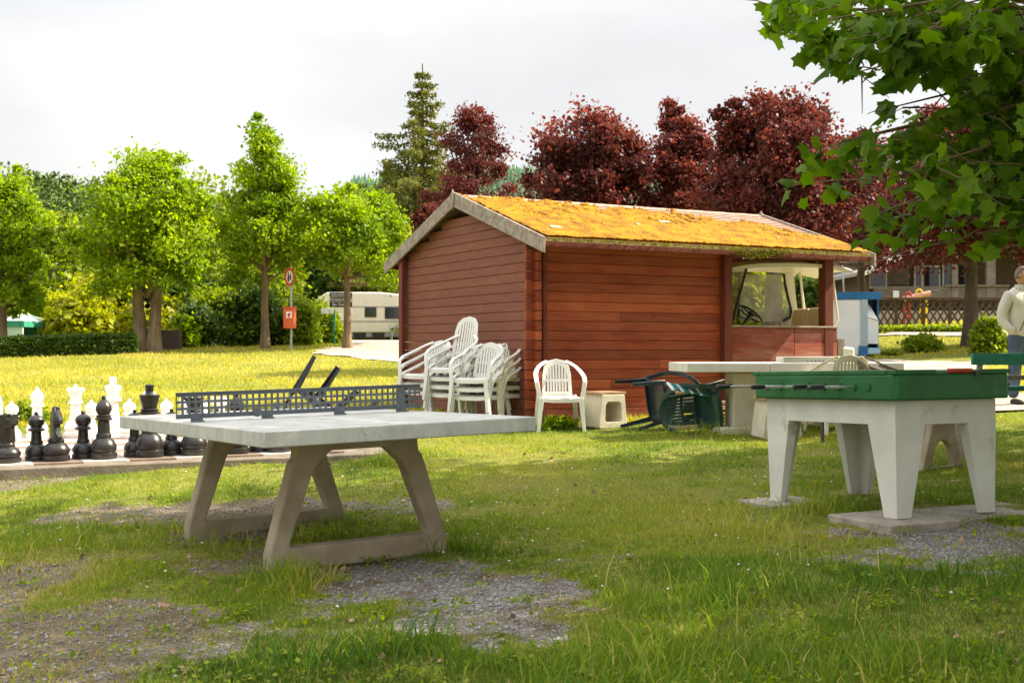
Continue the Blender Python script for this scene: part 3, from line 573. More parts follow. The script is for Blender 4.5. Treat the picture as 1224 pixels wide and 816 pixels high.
# hedges
def hedge(name, A, B, h, th, m, label, n, leaf=.1, cat='hedge', group=None, bumpy=.06):
    A, B = Vector(A), Vector(B); r = np.random.default_rng(int(n)); L_ = (B-A).length; d = (B-A).normalized(); sd_ = Vector((-d.y, d.x, 0)); t = thing(name, (A.x, A.y, A.z), math.atan2(d.y, d.x), label, cat, group)
    s = r.random(n)*L_; face = r.random(n); hh = h*(1+bumpy*2*(fbm(s*.9, s*0+3, 5, 3)-.5)); z = np.where(face < .45, hh, r.random(n)*hh); y = np.where(face < .45, (r.random(n)-.5)*th, np.where(face < .8, -th/2, th/2))+r.normal(size=n)*bumpy*.6
    z = z+r.normal(size=n)*bumpy*.5; y = np.where(z > h*.8, y*.93, y); dz = (B.z-A.z)/L_
    C = np.stack([s, y, np.maximum(z, .02)+s*dz], 1); V, T, q = leaves(C, leaf, r); npmesh('foliage', V, T, m, t, a=np.repeat(r.random(len(C)), q))
    mb = MB(); k = 14
    for i in range(k):
        s0 = L_*(i+.5)/k; mb.tube([(s0, 0, -.1+s0*dz), (s0+.05, .05, h*.5+s0*dz), (s0-.05, 0, h*.85+s0*dz)], [.05, .035, .02], 5)
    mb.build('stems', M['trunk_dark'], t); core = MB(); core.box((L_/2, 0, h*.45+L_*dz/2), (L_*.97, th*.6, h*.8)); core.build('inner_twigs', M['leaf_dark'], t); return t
hedge('clipped_hedge', GX(-60, 31), GX(157, 33.5), .46, 1.2, M['leaf_dark'], 'long low clipped hedge in front of the tent at the left', 26000, .09)
hedge('clipped_hedge', GX(186, 36), GX(212, 36), .5, .6, M['leaf_yellow'], 'short yellow green hedge just right of the broad maple trunk', 2500, .09)
bush_l = [(238, 37.5, 70, 358, 'leaf_dark', 'dark dense bush at the lawn edge left of the narrow maple'), (262, 39, 90, 325, 'leaf_mid', 'tall green bush behind the narrow maple trunk'), (300, 39, 80, 330, 'leaf_dark', 'dark bush beside the narrow maple trunk'), (350, 39.5, 66, 340, 'leaf_mid', 'green bush behind the red waste bin'),
          (222, 36.8, 30, 372, 'leaf_bright', 'bright bush between the short hedge and the dark bush'), (384, 41.5, 50, 352, 'leaf_mid', 'leafy bush at the rear end of the caravan')]
def bush(name, c, w, h, m, label, n=9000, leaf=.12, seed=1, group=None, cat='bush'):
    r = np.random.default_rng(seed); t = thing(name, c, 0, label, cat, group); k = 45; d = r.normal(size=(k, 3)); d[:, 2] = abs(d[:, 2]); d /= np.linalg.norm(d, axis=1)[:, None]
    cl = d*np.array([w/2, w/2*.8, h*.9])*(.45+.45*r.random((k, 1))); C = np.repeat(cl, n//k, 0)+r.normal(size=(n//k*k, 3))*np.array([w*.09, w*.09, h*.09]); C[:, 2] = np.clip(C[:, 2], .03, None)
    V, T, q = leaves(C, leaf, r); tone = np.repeat(r.random(k), n//k)*.5+.5*r.random(len(C)); npmesh('foliage', V, T, m, t, a=np.repeat(tone, q))
    mb = MB()
    for i in range(14): mb.tube([(0, 0, -.05), tuple(cl[i]*.5), tuple(cl[i])], [.02*w, .012*w, .004*w], 4, False)
    mb.build('stems', M['trunk_dark'], t); return t
for i, (u, Y, uw, tv, mm, lab) in enumerate(bush_l):
    c = GX(u, Y); bush('bush', c, uw/F*Y, EYE+(HV-tv)/F*Y-c.z, M[mm], lab, 11000, .15, 80+i, 'bushes along the lawn edge')
c = G(1104, 420); bush('garden_shrub', c, 56/F*c.y, 24/F*c.y, M['leaf_mid'], 'dark leafy garden shrub on the lawn between cabinet and man', 5000, .075, 91)
c = G(1182, 424); bush('garden_shrub', c, 42/F*c.y, 52/F*c.y, M['leaf_mid'], 'taller shrub directly left of the standing man', 5000, .09, 92)
c = G(1030, 420); bush('garden_shrub', (G(1066, 424)), .45, .12, M['leaf_mid'], 'low weeds at the foot of the blue and white cabinet', 700, .06, 94)
c = G(30, 505); bush('garden_shrub', c, .62, .36, M['leaf_mid'], 'small round bush beyond the white chess pieces', 3500, .05, 93)
c = Vector((.56, 14.55, g(.56, 14.55))); bush('weed', c, .55, .22, M['leaf_bright'], 'leafy weeds growing under the single white chair', 700, .06, 95, cat='weed')
hedge('low_planting', G(1050, 397), G(1190, 397), .13, .5, M['leaf_mid'], 'strip of low green plants at the foot of the lattice fence', 2600, .1, 'plants')
# distant wooded hills (terrain + wood as stuff)
def hill(name, Y, uv, depth, m, mw, label, ntree, tsize, conif, seed):
    us = np.array([p[0] for p in uv], float); vs = np.array([p[1] for p in uv], float); nxh = 60; U = np.linspace(us[0], us[-1], nxh); top = np.interp(U, us, vs); V = []; r = np.random.default_rng(seed)
    rows = 14
    for j in range(rows+1):
        q = j/rows; yy = Y+depth*q; s = math.sin(min(q*1.25, 1)*math.pi/2)
        for i in range(nxh): x = (U[i]-612)/F*Y; zt = EYE+(HV-top[i])/F*(Y+depth*.8); V.append((x*(1+q*.05), yy, 2+(zt-2-tsize*.8)*s))
    Fq = [(j*nxh+i, j*nxh+i+1, (j+1)*nxh+i+1, (j+1)*nxh+i) for j in range(rows) for i in range(nxh-1)]
    struct(npmesh(name, V, Fq, m, smooth=True)); V = np.array(V).reshape(rows+1, nxh, 3)
    P = []; A = []; Tt = []; off = 0
    for k in range(ntree):
        fi = r.random()*(nxh-2); fj = r.random()**.8*(rows-.01); i, j = int(fi), int(fj); a, b = fi-i, fj-j
        p = (V[j, i]*(1-a)+V[j, i+1]*a)*(1-b)+(V[min(j+1, rows), i]*(1-a)+V[min(j+1, rows), i+1]*a)*b; h = tsize*(.6+.7*r.random()); tone = r.random()
        if conif:
            n = 7; ring_ = [(p[0]+math.cos(6.28*q/n)*h*.2*(.7+.6*r.random()), p[1]+math.sin(6.28*q/n)*h*.2, p[2]+h*.05*r.random()) for q in range(n)]; P += ring_+[(p[0], p[1], p[2]+h)]; A += [tone]*(n+1); Tt += [(off+q, off+(q+1) % n, off+n) for q in range(n)]; off += n+1
        else:
            n = 260; d = r.normal(size=(n, 3)); d /= np.linalg.norm(d, axis=1)[:, None]; C = p+np.array([0, 0, h*.5])+d*np.array([h*.42, h*.42, h*.5])*(.75+.3*r.random((n, 1)))
            Vv, Tv, q = leaves(C, h*.075, r); P += Vv.tolist(); A += np.repeat(np.clip(tone*.6+.4*r.random(n), 0, 1), q).tolist(); Tt += (Tv+off).tolist(); off += len(Vv)
    tag(npmesh(name.replace('hill', 'wood'), P, Tt, mw, a=A), label, 'wood', kind='stuff')
hill('hill', 150, [(-180, 222), (-60, 232), (0, 240), (60, 246), (110, 256), (180, 266), (260, 280), (360, 292), (480, 310)], 60, M['hill_ground'], M['hill_leaf'], 'wooded hillside of leafy trees above the left maples', 520, 8, False, 1)
hill('distant_hill', 700, [(380, 222), (450, 212), (560, 208), (600, 206), (640, 207), (760, 215), (900, 225), (1300, 232)], 200, M['hill_meadow'], M['hill_blue'], 'distant ridge of dark conifers above the hut roof', 5200, 15, True, 2)

litter('clover_patch', 9000, .022, M['leaf_mid'], 'flat clover and plantain weeds growing among the grass', 'weeds', 5, True)
litter('dead_leaf', 420, .035, M['slatwood'], 'dry brown leaves and bits scattered on lawn and gravel', 'leaf litter', 6, False)
# ================================================================ FOREGROUND MAPLE (trunk outside the frame, boughs reach in)
def proj(P): Y = np.maximum(P[:, 1], .05); return 612+F*P[:, 0]/Y, HV-F*(P[:, 2]-EYE)/Y
def shade_filter(P):
    u, v = proj(P); infr = (P[:, 1] > .3) & (u < 1236) & (v > -14) & (u > -20) & (v < 830); return ~infr
def front_maple():
    base = Vector((5.4, 8.5, g(5.4, 8.5))); t = thing('maple_tree', base, 0, 'overhanging green maple whose leafy boughs fill the top right corner', 'tree'); r = np.random.default_rng(2)
    mb = MB(); mb.tube([(0, 0, -.2), (.05, 0, 1), (-.05, .1, 2.2), (0, 0, 3.6), (.1, 0, 5.4), (.05, 0, 7.4)], [.22, .18, .16, .13, .09, .03], 12)
    # boughs reaching into the picture: (start height, tip u, v, depth)
    tips = [(2.6, 918, 10, 7.2), (2.7, 952, 30, 6.8), (2.6, 985, 62, 7.3), (2.5, 1030, 85, 7.0), (2.7, 1070, 40, 6.5), (2.6, 1010, 5, 6.2), (2.4, 1110, 62, 6.6), (2.4, 1150, 95, 7.6), (2.8, 1130, 10, 7), (2.6, 1190, 40, 7), (2.3, 1215, 100, 7), (2.6, 960, -15, 7.6),
            (2.0, 985, 175, 7.3), (2.0, 1008, 168, 7.0), (1.9, 1035, 262, 7.0), (1.9, 1060, 215, 7.4), (1.9, 1085, 150, 7.1), (1.8, 1110, 240, 6.9), (1.8, 1150, 285, 7.2), (1.8, 1130, 190, 7.5), (1.9, 1180, 215, 6.8), (1.7, 1205, 275, 7.1), (2.0, 1215, 175, 7.3), (2.1, 1165, 140, 7), (2.2, 1060, 130, 7.6), (2.2, 1222, 135, 6.6), (1.8, 1228, 245, 7.4), (1.9,1085,205,6.7),(2.0,1150,230,7.0)]
    C = []
    for h0, u, v, Y in tips:
        e = W(u, v, Y)-base; s = Vector((0, 0, h0)); mid = s.lerp(e, .5)+Vector((0, 0, .35)); q = [s, s.lerp(mid, .5)+Vector((0, 0, .1)), mid, mid.lerp(e, .5)+Vector((0, 0, .12)), e]
        mb.tube(q, [.045, .035, .022, .012, .004], 6, False)
        L_ = 1.55 if u > 1000 else 1.1
        for k in range(13):
            f = 1-(k/13)*L_/max((e-s).length, .1)*1.0; a = mid.lerp(e, max(0, 2*f-1)) if f > .5 else s.lerp(mid, 2*f)
            tw = Vector((r.normal()*.20, r.normal()*.28, r.normal()*.10-.05)); b = a+tw; mb.tube([a, a.lerp(b, .5)+Vector((0, 0, .02)), b], [.006, .004, .002], 4, False)
            for _ in range(12 if v < 110 else 7): C.append(a.lerp(b, .25+.85*r.random())+Vector((r.normal()*.055, r.normal()*.055, -.05+r.normal()*.035)))
    C = np.array([list(c) for c in C])
    P = C+np.array(base); u, v = proj(P); ok = ~((u < 1236) & (((v > 105) & (v < 128) & (u < 1140)) | (v > 305) | ((u < 1045) & (v > 92) & (v < 150)) | (u < 912))); C = C[ok]
    V, T, q = leaves(C, .112, r, down=.9, shape='maple', flat=.6); npmesh('leaf_sprays', V, T, M['leaf_front'], t, a=np.repeat(np.clip(r.random(len(C))**1.4*.7+.45*vn(C[:, 0]*2.5, C[:, 2]*2.5, 4), 0, 1), q))
    # rest of the crown, above and right of the picture
    cl = crown_clumps(4.9, (4.4, 4.0, 2.7), 360, r, -.9, .25, .35)
    for i in range(34):
        c = Vector(cl[i*9]); s = Vector((0, 0, 2+r.random()*3))
        pp = np.array([list(c+base)]);
        if not shade_filter(pp)[0]: continue
        md = s.lerp(c, .5)+Vector((0, 0, .5)); mb.tube([s, s.lerp(md, .5), md, c], [.06, .045, .03, .01], 5, False)
    mb.build('trunk', M['trunk'], t)
    per = 50; C = np.repeat(cl, per, 0)+r.normal(size=(len(cl)*per, 3))*.34; C = C[shade_filter(C+np.array(base))]
    V, T, q = leaves(C, .16, r, down=.6); npmesh('crown', V, T, M['leaf_front'], t, a=np.repeat(r.random(len(C)), q))
front_maple()
for i, (x, y, rr0, lab) in enumerate(((6.6, 1.6, 4.0, 'unseen maple added for shade right of the viewpoint, outside the picture'), (11.0, 4.8, 3.6, 'second unseen maple added for shade further right, outside the picture'), (8.7, 10.4, 3.3, 'unseen maple added for shade beside the benches, just outside the right edge of the picture'))):
    make_tree('maple_tree', (x, y, g(x, y)), 8.5, (rr0, rr0, 2.8), 5.4, M['leaf_front'], M['trunk'], .2, 230, 90, .18, lab, None, 50+i, .2, .16, flt=shade_filter, limbs=16)  # unseen maples, added to cast shade over the foreground
# ================================================================ HUT
def build_hut():
    t = thing('log_hut', (H0.x, H0.y, 0), HA, 'red brown wooden hut with mossy gable roof and an open terrace at its right end', 'hut')
    # local frame: x along the long side, y towards the far gable corner, z absolute
    zf, ze = HZ, 2.547; apex = 3.195; WL = 2.95; BH = .1235; TH = .045; OV = .44
    def boards(length_fn, n, axis_, z0, off, outn, name, m, clip=None):
        mb = MB()
        for i in range(n):
            a, b = length_fn(i); z = z0+i*BH; mb.cur = rnd.random()
            # profile: (outward, z): V groove between boards
            pr = [(0, z+.001), (TH*.78, z+.001), (TH, z+.010), (TH, z+BH-.010), (TH*.78, z+BH-.001), (0, z+BH-.001)]
            if axis_ == 'x': f = lambda o, zz, s: (s, off+outn*o, zz)
            else: f = lambda o, zz, s: (off+outn*o, s, zz)
            # split the board once for tone variation
            if b-a > 2: cut = a+(b-a)*(.3+.4*rnd.random()); segs = [(a, cut-.002), (cut+.002, b)] if rnd.random() < .35 else [(a, b)]
            else: segs = [(a, b)]
            for (p, q) in segs: mb.cur = min(1, max(0, .5+rnd.gauss(0, .25))); mb.prism(pr, f, p, q)
        return mb.build(name, m, t, smooth=0)
    nb = int((ze-zf)/BH)
    boards(lambda i: (0, WL), nb, 'x', zf, TH, -1, 'wall', M['board_side'])
    def gl(i):
        z = zf+i*BH+BH/2
        if z < ze: return (0, HW)
        q = (z-ze)/(apex-.10-ze)*HW/2; return (q, HW-q)
    boards(gl, nb+int((apex-.14-ze)/BH), 'y', zf, TH, -1, 'wall', M['board_gable'])
    # two rear walls and the inner cross wall
    boards(lambda i: (0, WL), nb, 'x', zf, HW-TH, 1, 'wall', M['board_side'])
    boards(lambda i: (0, HW), nb, 'y', zf, WL-TH, 1, 'wall', M['board_side'])
    # crossing board ends at the near corner (block house corner): stubs stick out both ways
    mb = MB()
    for i in range(nb):
        z = zf+i*BH+BH/2; mb.cur = rnd.random(); mb.box((TH/2, -.055, z), (TH*1.02, .115, BH-.012)); mb.box((-.055, TH/2+.001, z+.003), (.115, TH*1.04, BH-.014))
        
        if i == nb-1: mb.build('corner_joint', M['board_side'], t, bevel=.004)
    mb = MB(); mb.box((.145, -.014, (zf+ze)/2), (.055, .026, ze-zf)); mb.build('corner_trim', M['board_trim'], t, bevel=.004); mb = MB(); mb.box((-.075, HW-.045, (zf+ze)/2), (.06, .13, ze-zf)); mb.build('corner_trim', M['board_trim'], t, bevel=.004)
    mb = MB(); mb.box((WL+.04, -.03, (zf+ze)/2), (.13, .13, ze-zf)); mb.build('post', M['board_trim'], t, bevel=.006)
    PX = 4.86
    mb = MB(); mb.box((PX, .03, (zf+ze)/2), (.16, .14, ze-zf)); mb.build('post', M['board_trim'], t, bevel=.006)
    mb = MB(); mb.box((PX, HW-.05, (zf+ze)/2), (.14, .14, ze-zf)); mb.build('post', M['board_trim'], t, bevel=.006)
    # beams
    mb = MB(); mb.box(((WL+.11+5.3)/2, .03, ze-.075), (5.3-WL-.11, .10, .145)); mb.build('beam', M['board_trim'], t, bevel=.005)
    mb = MB(); mb.box(((WL+.11+5.3)/2, HW-.05, ze-.075), (5.3-WL-.11, .10, .145)); mb.build('beam', M['board_trim'], t, bevel=.005)
    mb = MB(); mb.box((PX, HW/2, ze-.075), (.10, HW-.25, .14)); mb.build('beam', M['board_trim'], t, bevel=.005)
    # parapet of the terrace
    nh = int((1.455-zf)/BH); LH = 5.02
    mb = MB()
    for i in range(6):
        hh = (1.435-zf)/6; z = zf+hh*i
        for (a, b) in ((WL+.11, 4.21), (4.22, LH)): mb.cur = rnd.random(); mb.box(((a+b)/2, -.002, z+hh/2), (b-a, .05, hh-.0001))
    mb.build('parapet', M['board_half'], t, bevel=.003)
    mb = MB(); mb.box(((WL+.11+LH)/2, -.002, 1.447), (LH-WL-.08, .09, .026)); mb.build('parapet_rail', M['barge'], t, bevel=.004)
    mb = MB(); mb.box((5.10, -.02, 1.15), (.13, .02, .26)); mb.build('notice_board', M['cab_grey'] if False else M['house_pale'], t, bevel=.003)
    mb = MB(); mb.box(((WL+5.0)/2, HW/2, zf-.06), (5.0-WL-.1, HW-.1, .10)); mb.build('floor', M['slatwood'], t)
    mb = MB(); mb.box((WL/2, HW/2, zf-.11), (WL+.06, HW+.06, .16)); mb.build('foundation_or_lit_strip', M['stool'], t)
    # roof: two slopes meeting at the ridge, thickness .03, overhang OV, eave ends at ex0..ex1
    ex0, ex1 = -.10, 5.27; sl = (apex-ze)/(HW/2); zt = lambda y: apex+.065-abs(y-HW/2)*sl
    for (y0, y1) in ((-OV, HW/2), (HW/2, HW+OV)):
        mb = MB(); A = [(ex0, y0, zt(y0)), (ex1, y0, zt(y0)), (ex1, y1, zt(y1)), (ex0, y1, zt(y1))]; mb.hexa([(x, y, z-.028) for x, y, z in A], A); ro = mb.build('roof', M['slatwood'], t)
        # shingle courses as overlapping strips with cut tabs
        sh = MB(); nC = 19; 
        for c in range(nC):
            lo = y0 if y0 < 0 else y1; hi = HW/2; ya = lo+(hi-lo)*c/nC; yb = lo+(hi-lo)*(c+1.06)/nC
            if c == nC-1: yb = hi
            x = ex0-.01-(c % 2)*.08
            while x < ex1:
                x2 = min(ex1+.012, x+.165); xa = max(ex0-.012, x); 
                if x2-xa > .02:
                    sh.cur = rnd.random(); dz = .013+rnd.random()*.004; za, zb = zt(ya)+dz, zt(yb)+.003; sh.hexa([(xa+.002, ya, za-.006), (x2-.002, ya, za-.006), (x2-.002, yb, zb-.002), (xa+.002, yb, zb-.002)], [(xa+.002, ya, za), (x2-.002, ya, za), (x2-.002, yb, zb), (xa+.002, yb, zb)])
                x += .168
        sh.build('shingles', M['shingle'], ro, smooth=0)
    # fascia under the front eave, ridge cap
    mb = MB(); mb.box(((ex0+ex1)/2, -OV+.012, zt(-OV)-.060), (ex1-ex0-.02, .022, .06)); mb.build('fascia', M['board_trim'], t, bevel=.002)
    mb = MB(); mb.box(((ex0+ex1)/2, HW+OV-.012, zt(-OV)-.060), (ex1-ex0-.02, .022, .06)); mb.build('fascia', M['board_trim'], t, bevel=.002)
    mb = MB(); 
    for i in range(24): x = ex0+(ex1-ex0)*i/24; w_ = (ex1-ex0)/24; z_ = zt(HW/2)+.018+rnd.random()*.004; mb.hexa([(x, HW/2-.13, z_-.052), (x+w_*.98, HW/2-.13, z_-.052), (x+w_*.98, HW/2+.13, z_-.052), (x, HW/2+.13, z_-.052)], [(x, HW/2-.01, z_), (x+w_*.98, HW/2-.01, z_+.003), (x+w_*.98, HW/2+.01, z_+.003), (x, HW/2+.01, z_)])
    mb.build('ridge_cap', M['shingle'], t, smooth=0)
    # barge boards on both gables
    for xx in (ex0-.035, ex1+.035):
        for s in (1, -1):
            y0 = -OV-.05 if s == 1 else HW+OV+.05; y1 = HW/2+s*(-.018); hb = .20; mb = MB()
            P = [(y0, zt(y0)-.155), (y0, zt(y0)+.035), (y1, zt(y1)+.045), (y1, zt(y1)-.155)]
            mb.prism(P, lambda a, b, d: (d, a, b), xx-.016, xx+.016); mb.build('barge_board', M['barge'], t, bevel=.003)
        mb = MB(); z_ = zt(HW/2); mb.prism([(HW/2-.05, z_-.05), (HW/2-.05, z_+.03), (HW/2, z_+.085), (HW/2+.05, z_+.03), (HW/2+.05, z_-.05), (HW/2, z_-.20)], lambda a, b, d: (d, a, b), xx-.032 if xx < 0 else xx+.018, xx-.018 if xx < 0 else xx+.032); mb.build('gable_finial', M['barge'], t, bevel=.003)
    # rafters / purlins showing under the gable overhang
    for y in (.0, HW/2, HW): mb = MB(); z_ = zt(y)-.095 if y != HW/2 else zt(y)-.12; mb.box((ex0/2-.02, y, z_), (abs(ex0)-.01, .07, .12)); mb.build('purlin', M['board_trim'], t)
    # moss: uneven thick sheet over the front slope, bare near the ridge and the right end
    r = np.random.default_rng(3); step = .016; X = np.arange(ex0, ex1, step); S = np.arange(0, 1.0001, step/3.1); LY = HW/2+OV
    XX_, SS = np.meshgrid(X, S); yy = -OV+SS*LY; n1 = fbm(XX_*2.2, yy*2.2, 61, 5); n2 = fbm(XX_*13, yy*13, 62, 3); n3 = fbm(XX_*40, yy*40, 63, 2)
    hl = (XX_-ex0)/(ex1-ex0); lim = .90-.05*hl-.66*sstep(.55, 1.02, hl)*SS-.35*sstep(.86, 1., hl)*SS; cov = (n1-.5)*1.7+(n2-.5)*1.4+.22+2.4*(lim-SS)*np.where(SS > lim, 1.4, .5)-.10*(1-sstep(0, .12, SS))-.25*sstep(.62, .9, hl)*sstep(.2, .7, SS)
    Hh = np.clip(cov, 0, .5)*.045+np.where(cov > 0, .020+.020*n3+.02*(n2-.5), -.01)
    Z = zt(0)+sl*yy*1.0; V = np.stack([XX_.ravel(), yy.ravel(), (Z+Hh).ravel()], 1); nxx, nyy = len(X), len(S)
    V[:, 0] += r.normal(size=len(V))*.003; V[:, 2] += r.normal(size=len(V))*.0035
    keep = cov > 0; I = np.arange(nyy-1)[:, None]*nxx+np.arange(nxx-1)[None]; kk = (keep[:-1, :-1] | keep[1:, :-1] | keep[:-1, 1:] | keep[1:, 1:]).ravel(); I = I.ravel()[kk]
    ms = npmesh('moss', V, np.stack([I, I+1, I+nxx+1, I+nxx], 1), M['moss'], t, smooth=False); ms['kind'] = 'stuff'
    # moss fringe over the eave, long above the terrace opening
    C = []; n = 6500; xq = ex0+(ex1-ex0)*r.random(n); dens = .16+.9*np.exp(-((xq-3.25)/.42)**2); k = r.random(n) < dens; xq = xq[k]; dens = dens[k]; n = len(xq)
    dr = r.random(n)*(.035+.15*np.exp(-((xq-3.2)/.40)**2)*(.4+.6*vn(xq*14, xq*0, 3))); C = np.stack([xq, -OV-.015-.03*r.random(n), zt(-OV)+.015-dr], 1)
    V, T, q = leaves(C, .035, r, down=1.6, aspect=.45); ms = npmesh('moss_fringe', V, T, M['moss_green'], t, a=np.repeat(r.random(n), q)); ms['kind'] = 'stuff'
    for (x, y, l) in ((.32, .02, .18), (2.55, .78, .20), (1.9, .5, .06), (4.05, .15, .05)):
        mb = MB(); zc = zt(y)+.060; mb.hexa([(x-l/2, y-.05, zc-.018), (x+l/2, y-.03, zc-.016), (x+l/2-.02, y+.05, zc+.010), (x-l/2+.03, y+.04, zc+.008)], [(x-l/2, y-.05, zc-.010), (x+l/2, y-.03, zc-.008), (x+l/2-.02, y+.05, zc+.018), (x-l/2+.03, y+.04, zc+.016)]); o = mb.build('roofing_scrap', M['stool'], t)
    return t
build_hut()

# ================================================================ PING-PONG TABLE
TN = Vector((-1.148, 5.62, 0)); TA = .556
def table_tennis():
    sx, sy = .0255, -.010; td = Vector((math.cos(TA), math.sin(TA), 0)); td.z = sx*td.x+sy*td.y; te = Vector((-math.sin(TA), math.cos(TA), 0)); te.z = sx*te.x+sy*te.y
    td.normalize(); up = td.cross(te).normalized(); te = up.cross(td); m = Matrix((td, te, up)).transposed().to_4x4()
    t = thing('table_tennis_table', TN, 0, 'weathered concrete table tennis table with a perforated grey metal net', 'table', rot=m.to_euler())
    mb = MB(); mb.box((.7625, 1.37, .76-.039), (1.525, 2.74, .078)); mb.build('table_top', M['concrete'], t, bevel=.006)
    mb = MB(); mb.box((.7625, 1.37, .7608), (.018, 2.70, .003)); mb.build('centre_line', M['white'], t)
    out_ = [(-.52, 0), (-.30, 0), (.30, 0), (.52, 0), (.525, .09), (.37, .545), (.39, .60), (.36, .682), (-.36, .682), (-.39, .60), (-.37, .545), (-.525, .09)]
    out_ = [(-.53, -.02), (-.27, -.02), (.27, -.02), (.53, -.02), (.53, .075), (.385, .555), (.365, .57), (.355, .680), (-.355, .680), (-.365, .57), (-.385, .555), (-.53, .075)]
    inn = [(-.405, .105), (-.2, .105), (.2, .105), (.405, .105), (.412, .125), (.275, .49), (.262, .515), (.165, .605), (-.165, .605), (-.262, .515), (-.275, .49), (-.412, .125)]
    for y0 in (.60, 2.02):
        mb = MB(); mb.ring(out_, inn, lambda a, b, d: (.7625+a, d, b), y0, y0+.105); mb.build('leg_frame', M['concrete_leg'], t, bevel=.014, seg=3)
    # net: perforated sheet
    nc, nr, p, hw_ = 41, 3, .038, .024; W_ = nc*p; x0 = .7625-W_/2; zb = .785
    ex = [x0]; 
    for i in range(nc): c = x0+(i+.5)*p; ex += [c-hw_/2, c+hw_/2]
    ex.append(x0+W_); ez = [zb]
    for j in range(nr): c = zb+.014+(j+.5)*p; ez += [c-hw_/2, c+hw_/2]
    ez.append(zb+nr*p+.026); nX, nZ = len(ex), len(ez); vs = [(x, 1.37+s, z) for s in (-.0015, .0015) for z in ez for x in ex]; fs = []; N_ = nX*nZ
    solid = set(); hole = lambda i, j: i % 2 == 1 and j % 2 == 1 and 0 <= i < nX-1 and 0 <= j < nZ-1
    for j in range(nZ-1):
        for i in range(nX-1):
            a, b, c, d = j*nX+i, j*nX+i+1, (j+1)*nX+i+1, (j+1)*nX+i
            if not hole(i, j): fs += [(a, b, c, d), (N_+d, N_+c, N_+b, N_+a)]
            else: fs += [(a, N_+a, N_+b, b), (b, N_+b, N_+c, c), (c, N_+c, N_+d, d), (d, N_+d, N_+a, a)]
    mb = MB(); mb.add(vs, fs); net = mb.build('net', M['net'], t, smooth=0)
    for z, i in ((zb, 0), (ez[-1], 1)): b2 = MB(); b2.box((.7625, 1.37, z+(.002 if i else -.002)), (W_, .022, .006)); b2.build('net_flange', M['net'], net)
    for i, x in enumerate((.10, .52, .98, 1.40)):
        b2 = MB(); b2.box((x, 1.362, .785), (.07, .008, .05)); b2.box((x, 1.345, .7645), (.07, .045, .006)); 
        if i == 3: b2.box((x, 1.366, .84), (.065, .005, .13)); b2.box((x+.12, 1.38, .79), (.04, .02, .015))
        b2.build('net_bracket', M['net'], net, bevel=.002)
    b2 = MB(); b2.tube([(.46, 1.36, .80), (.46, 1.372, .80)], .028, 12); b2.build('net_bolt', M['net'], net)
    return t
table_tennis()

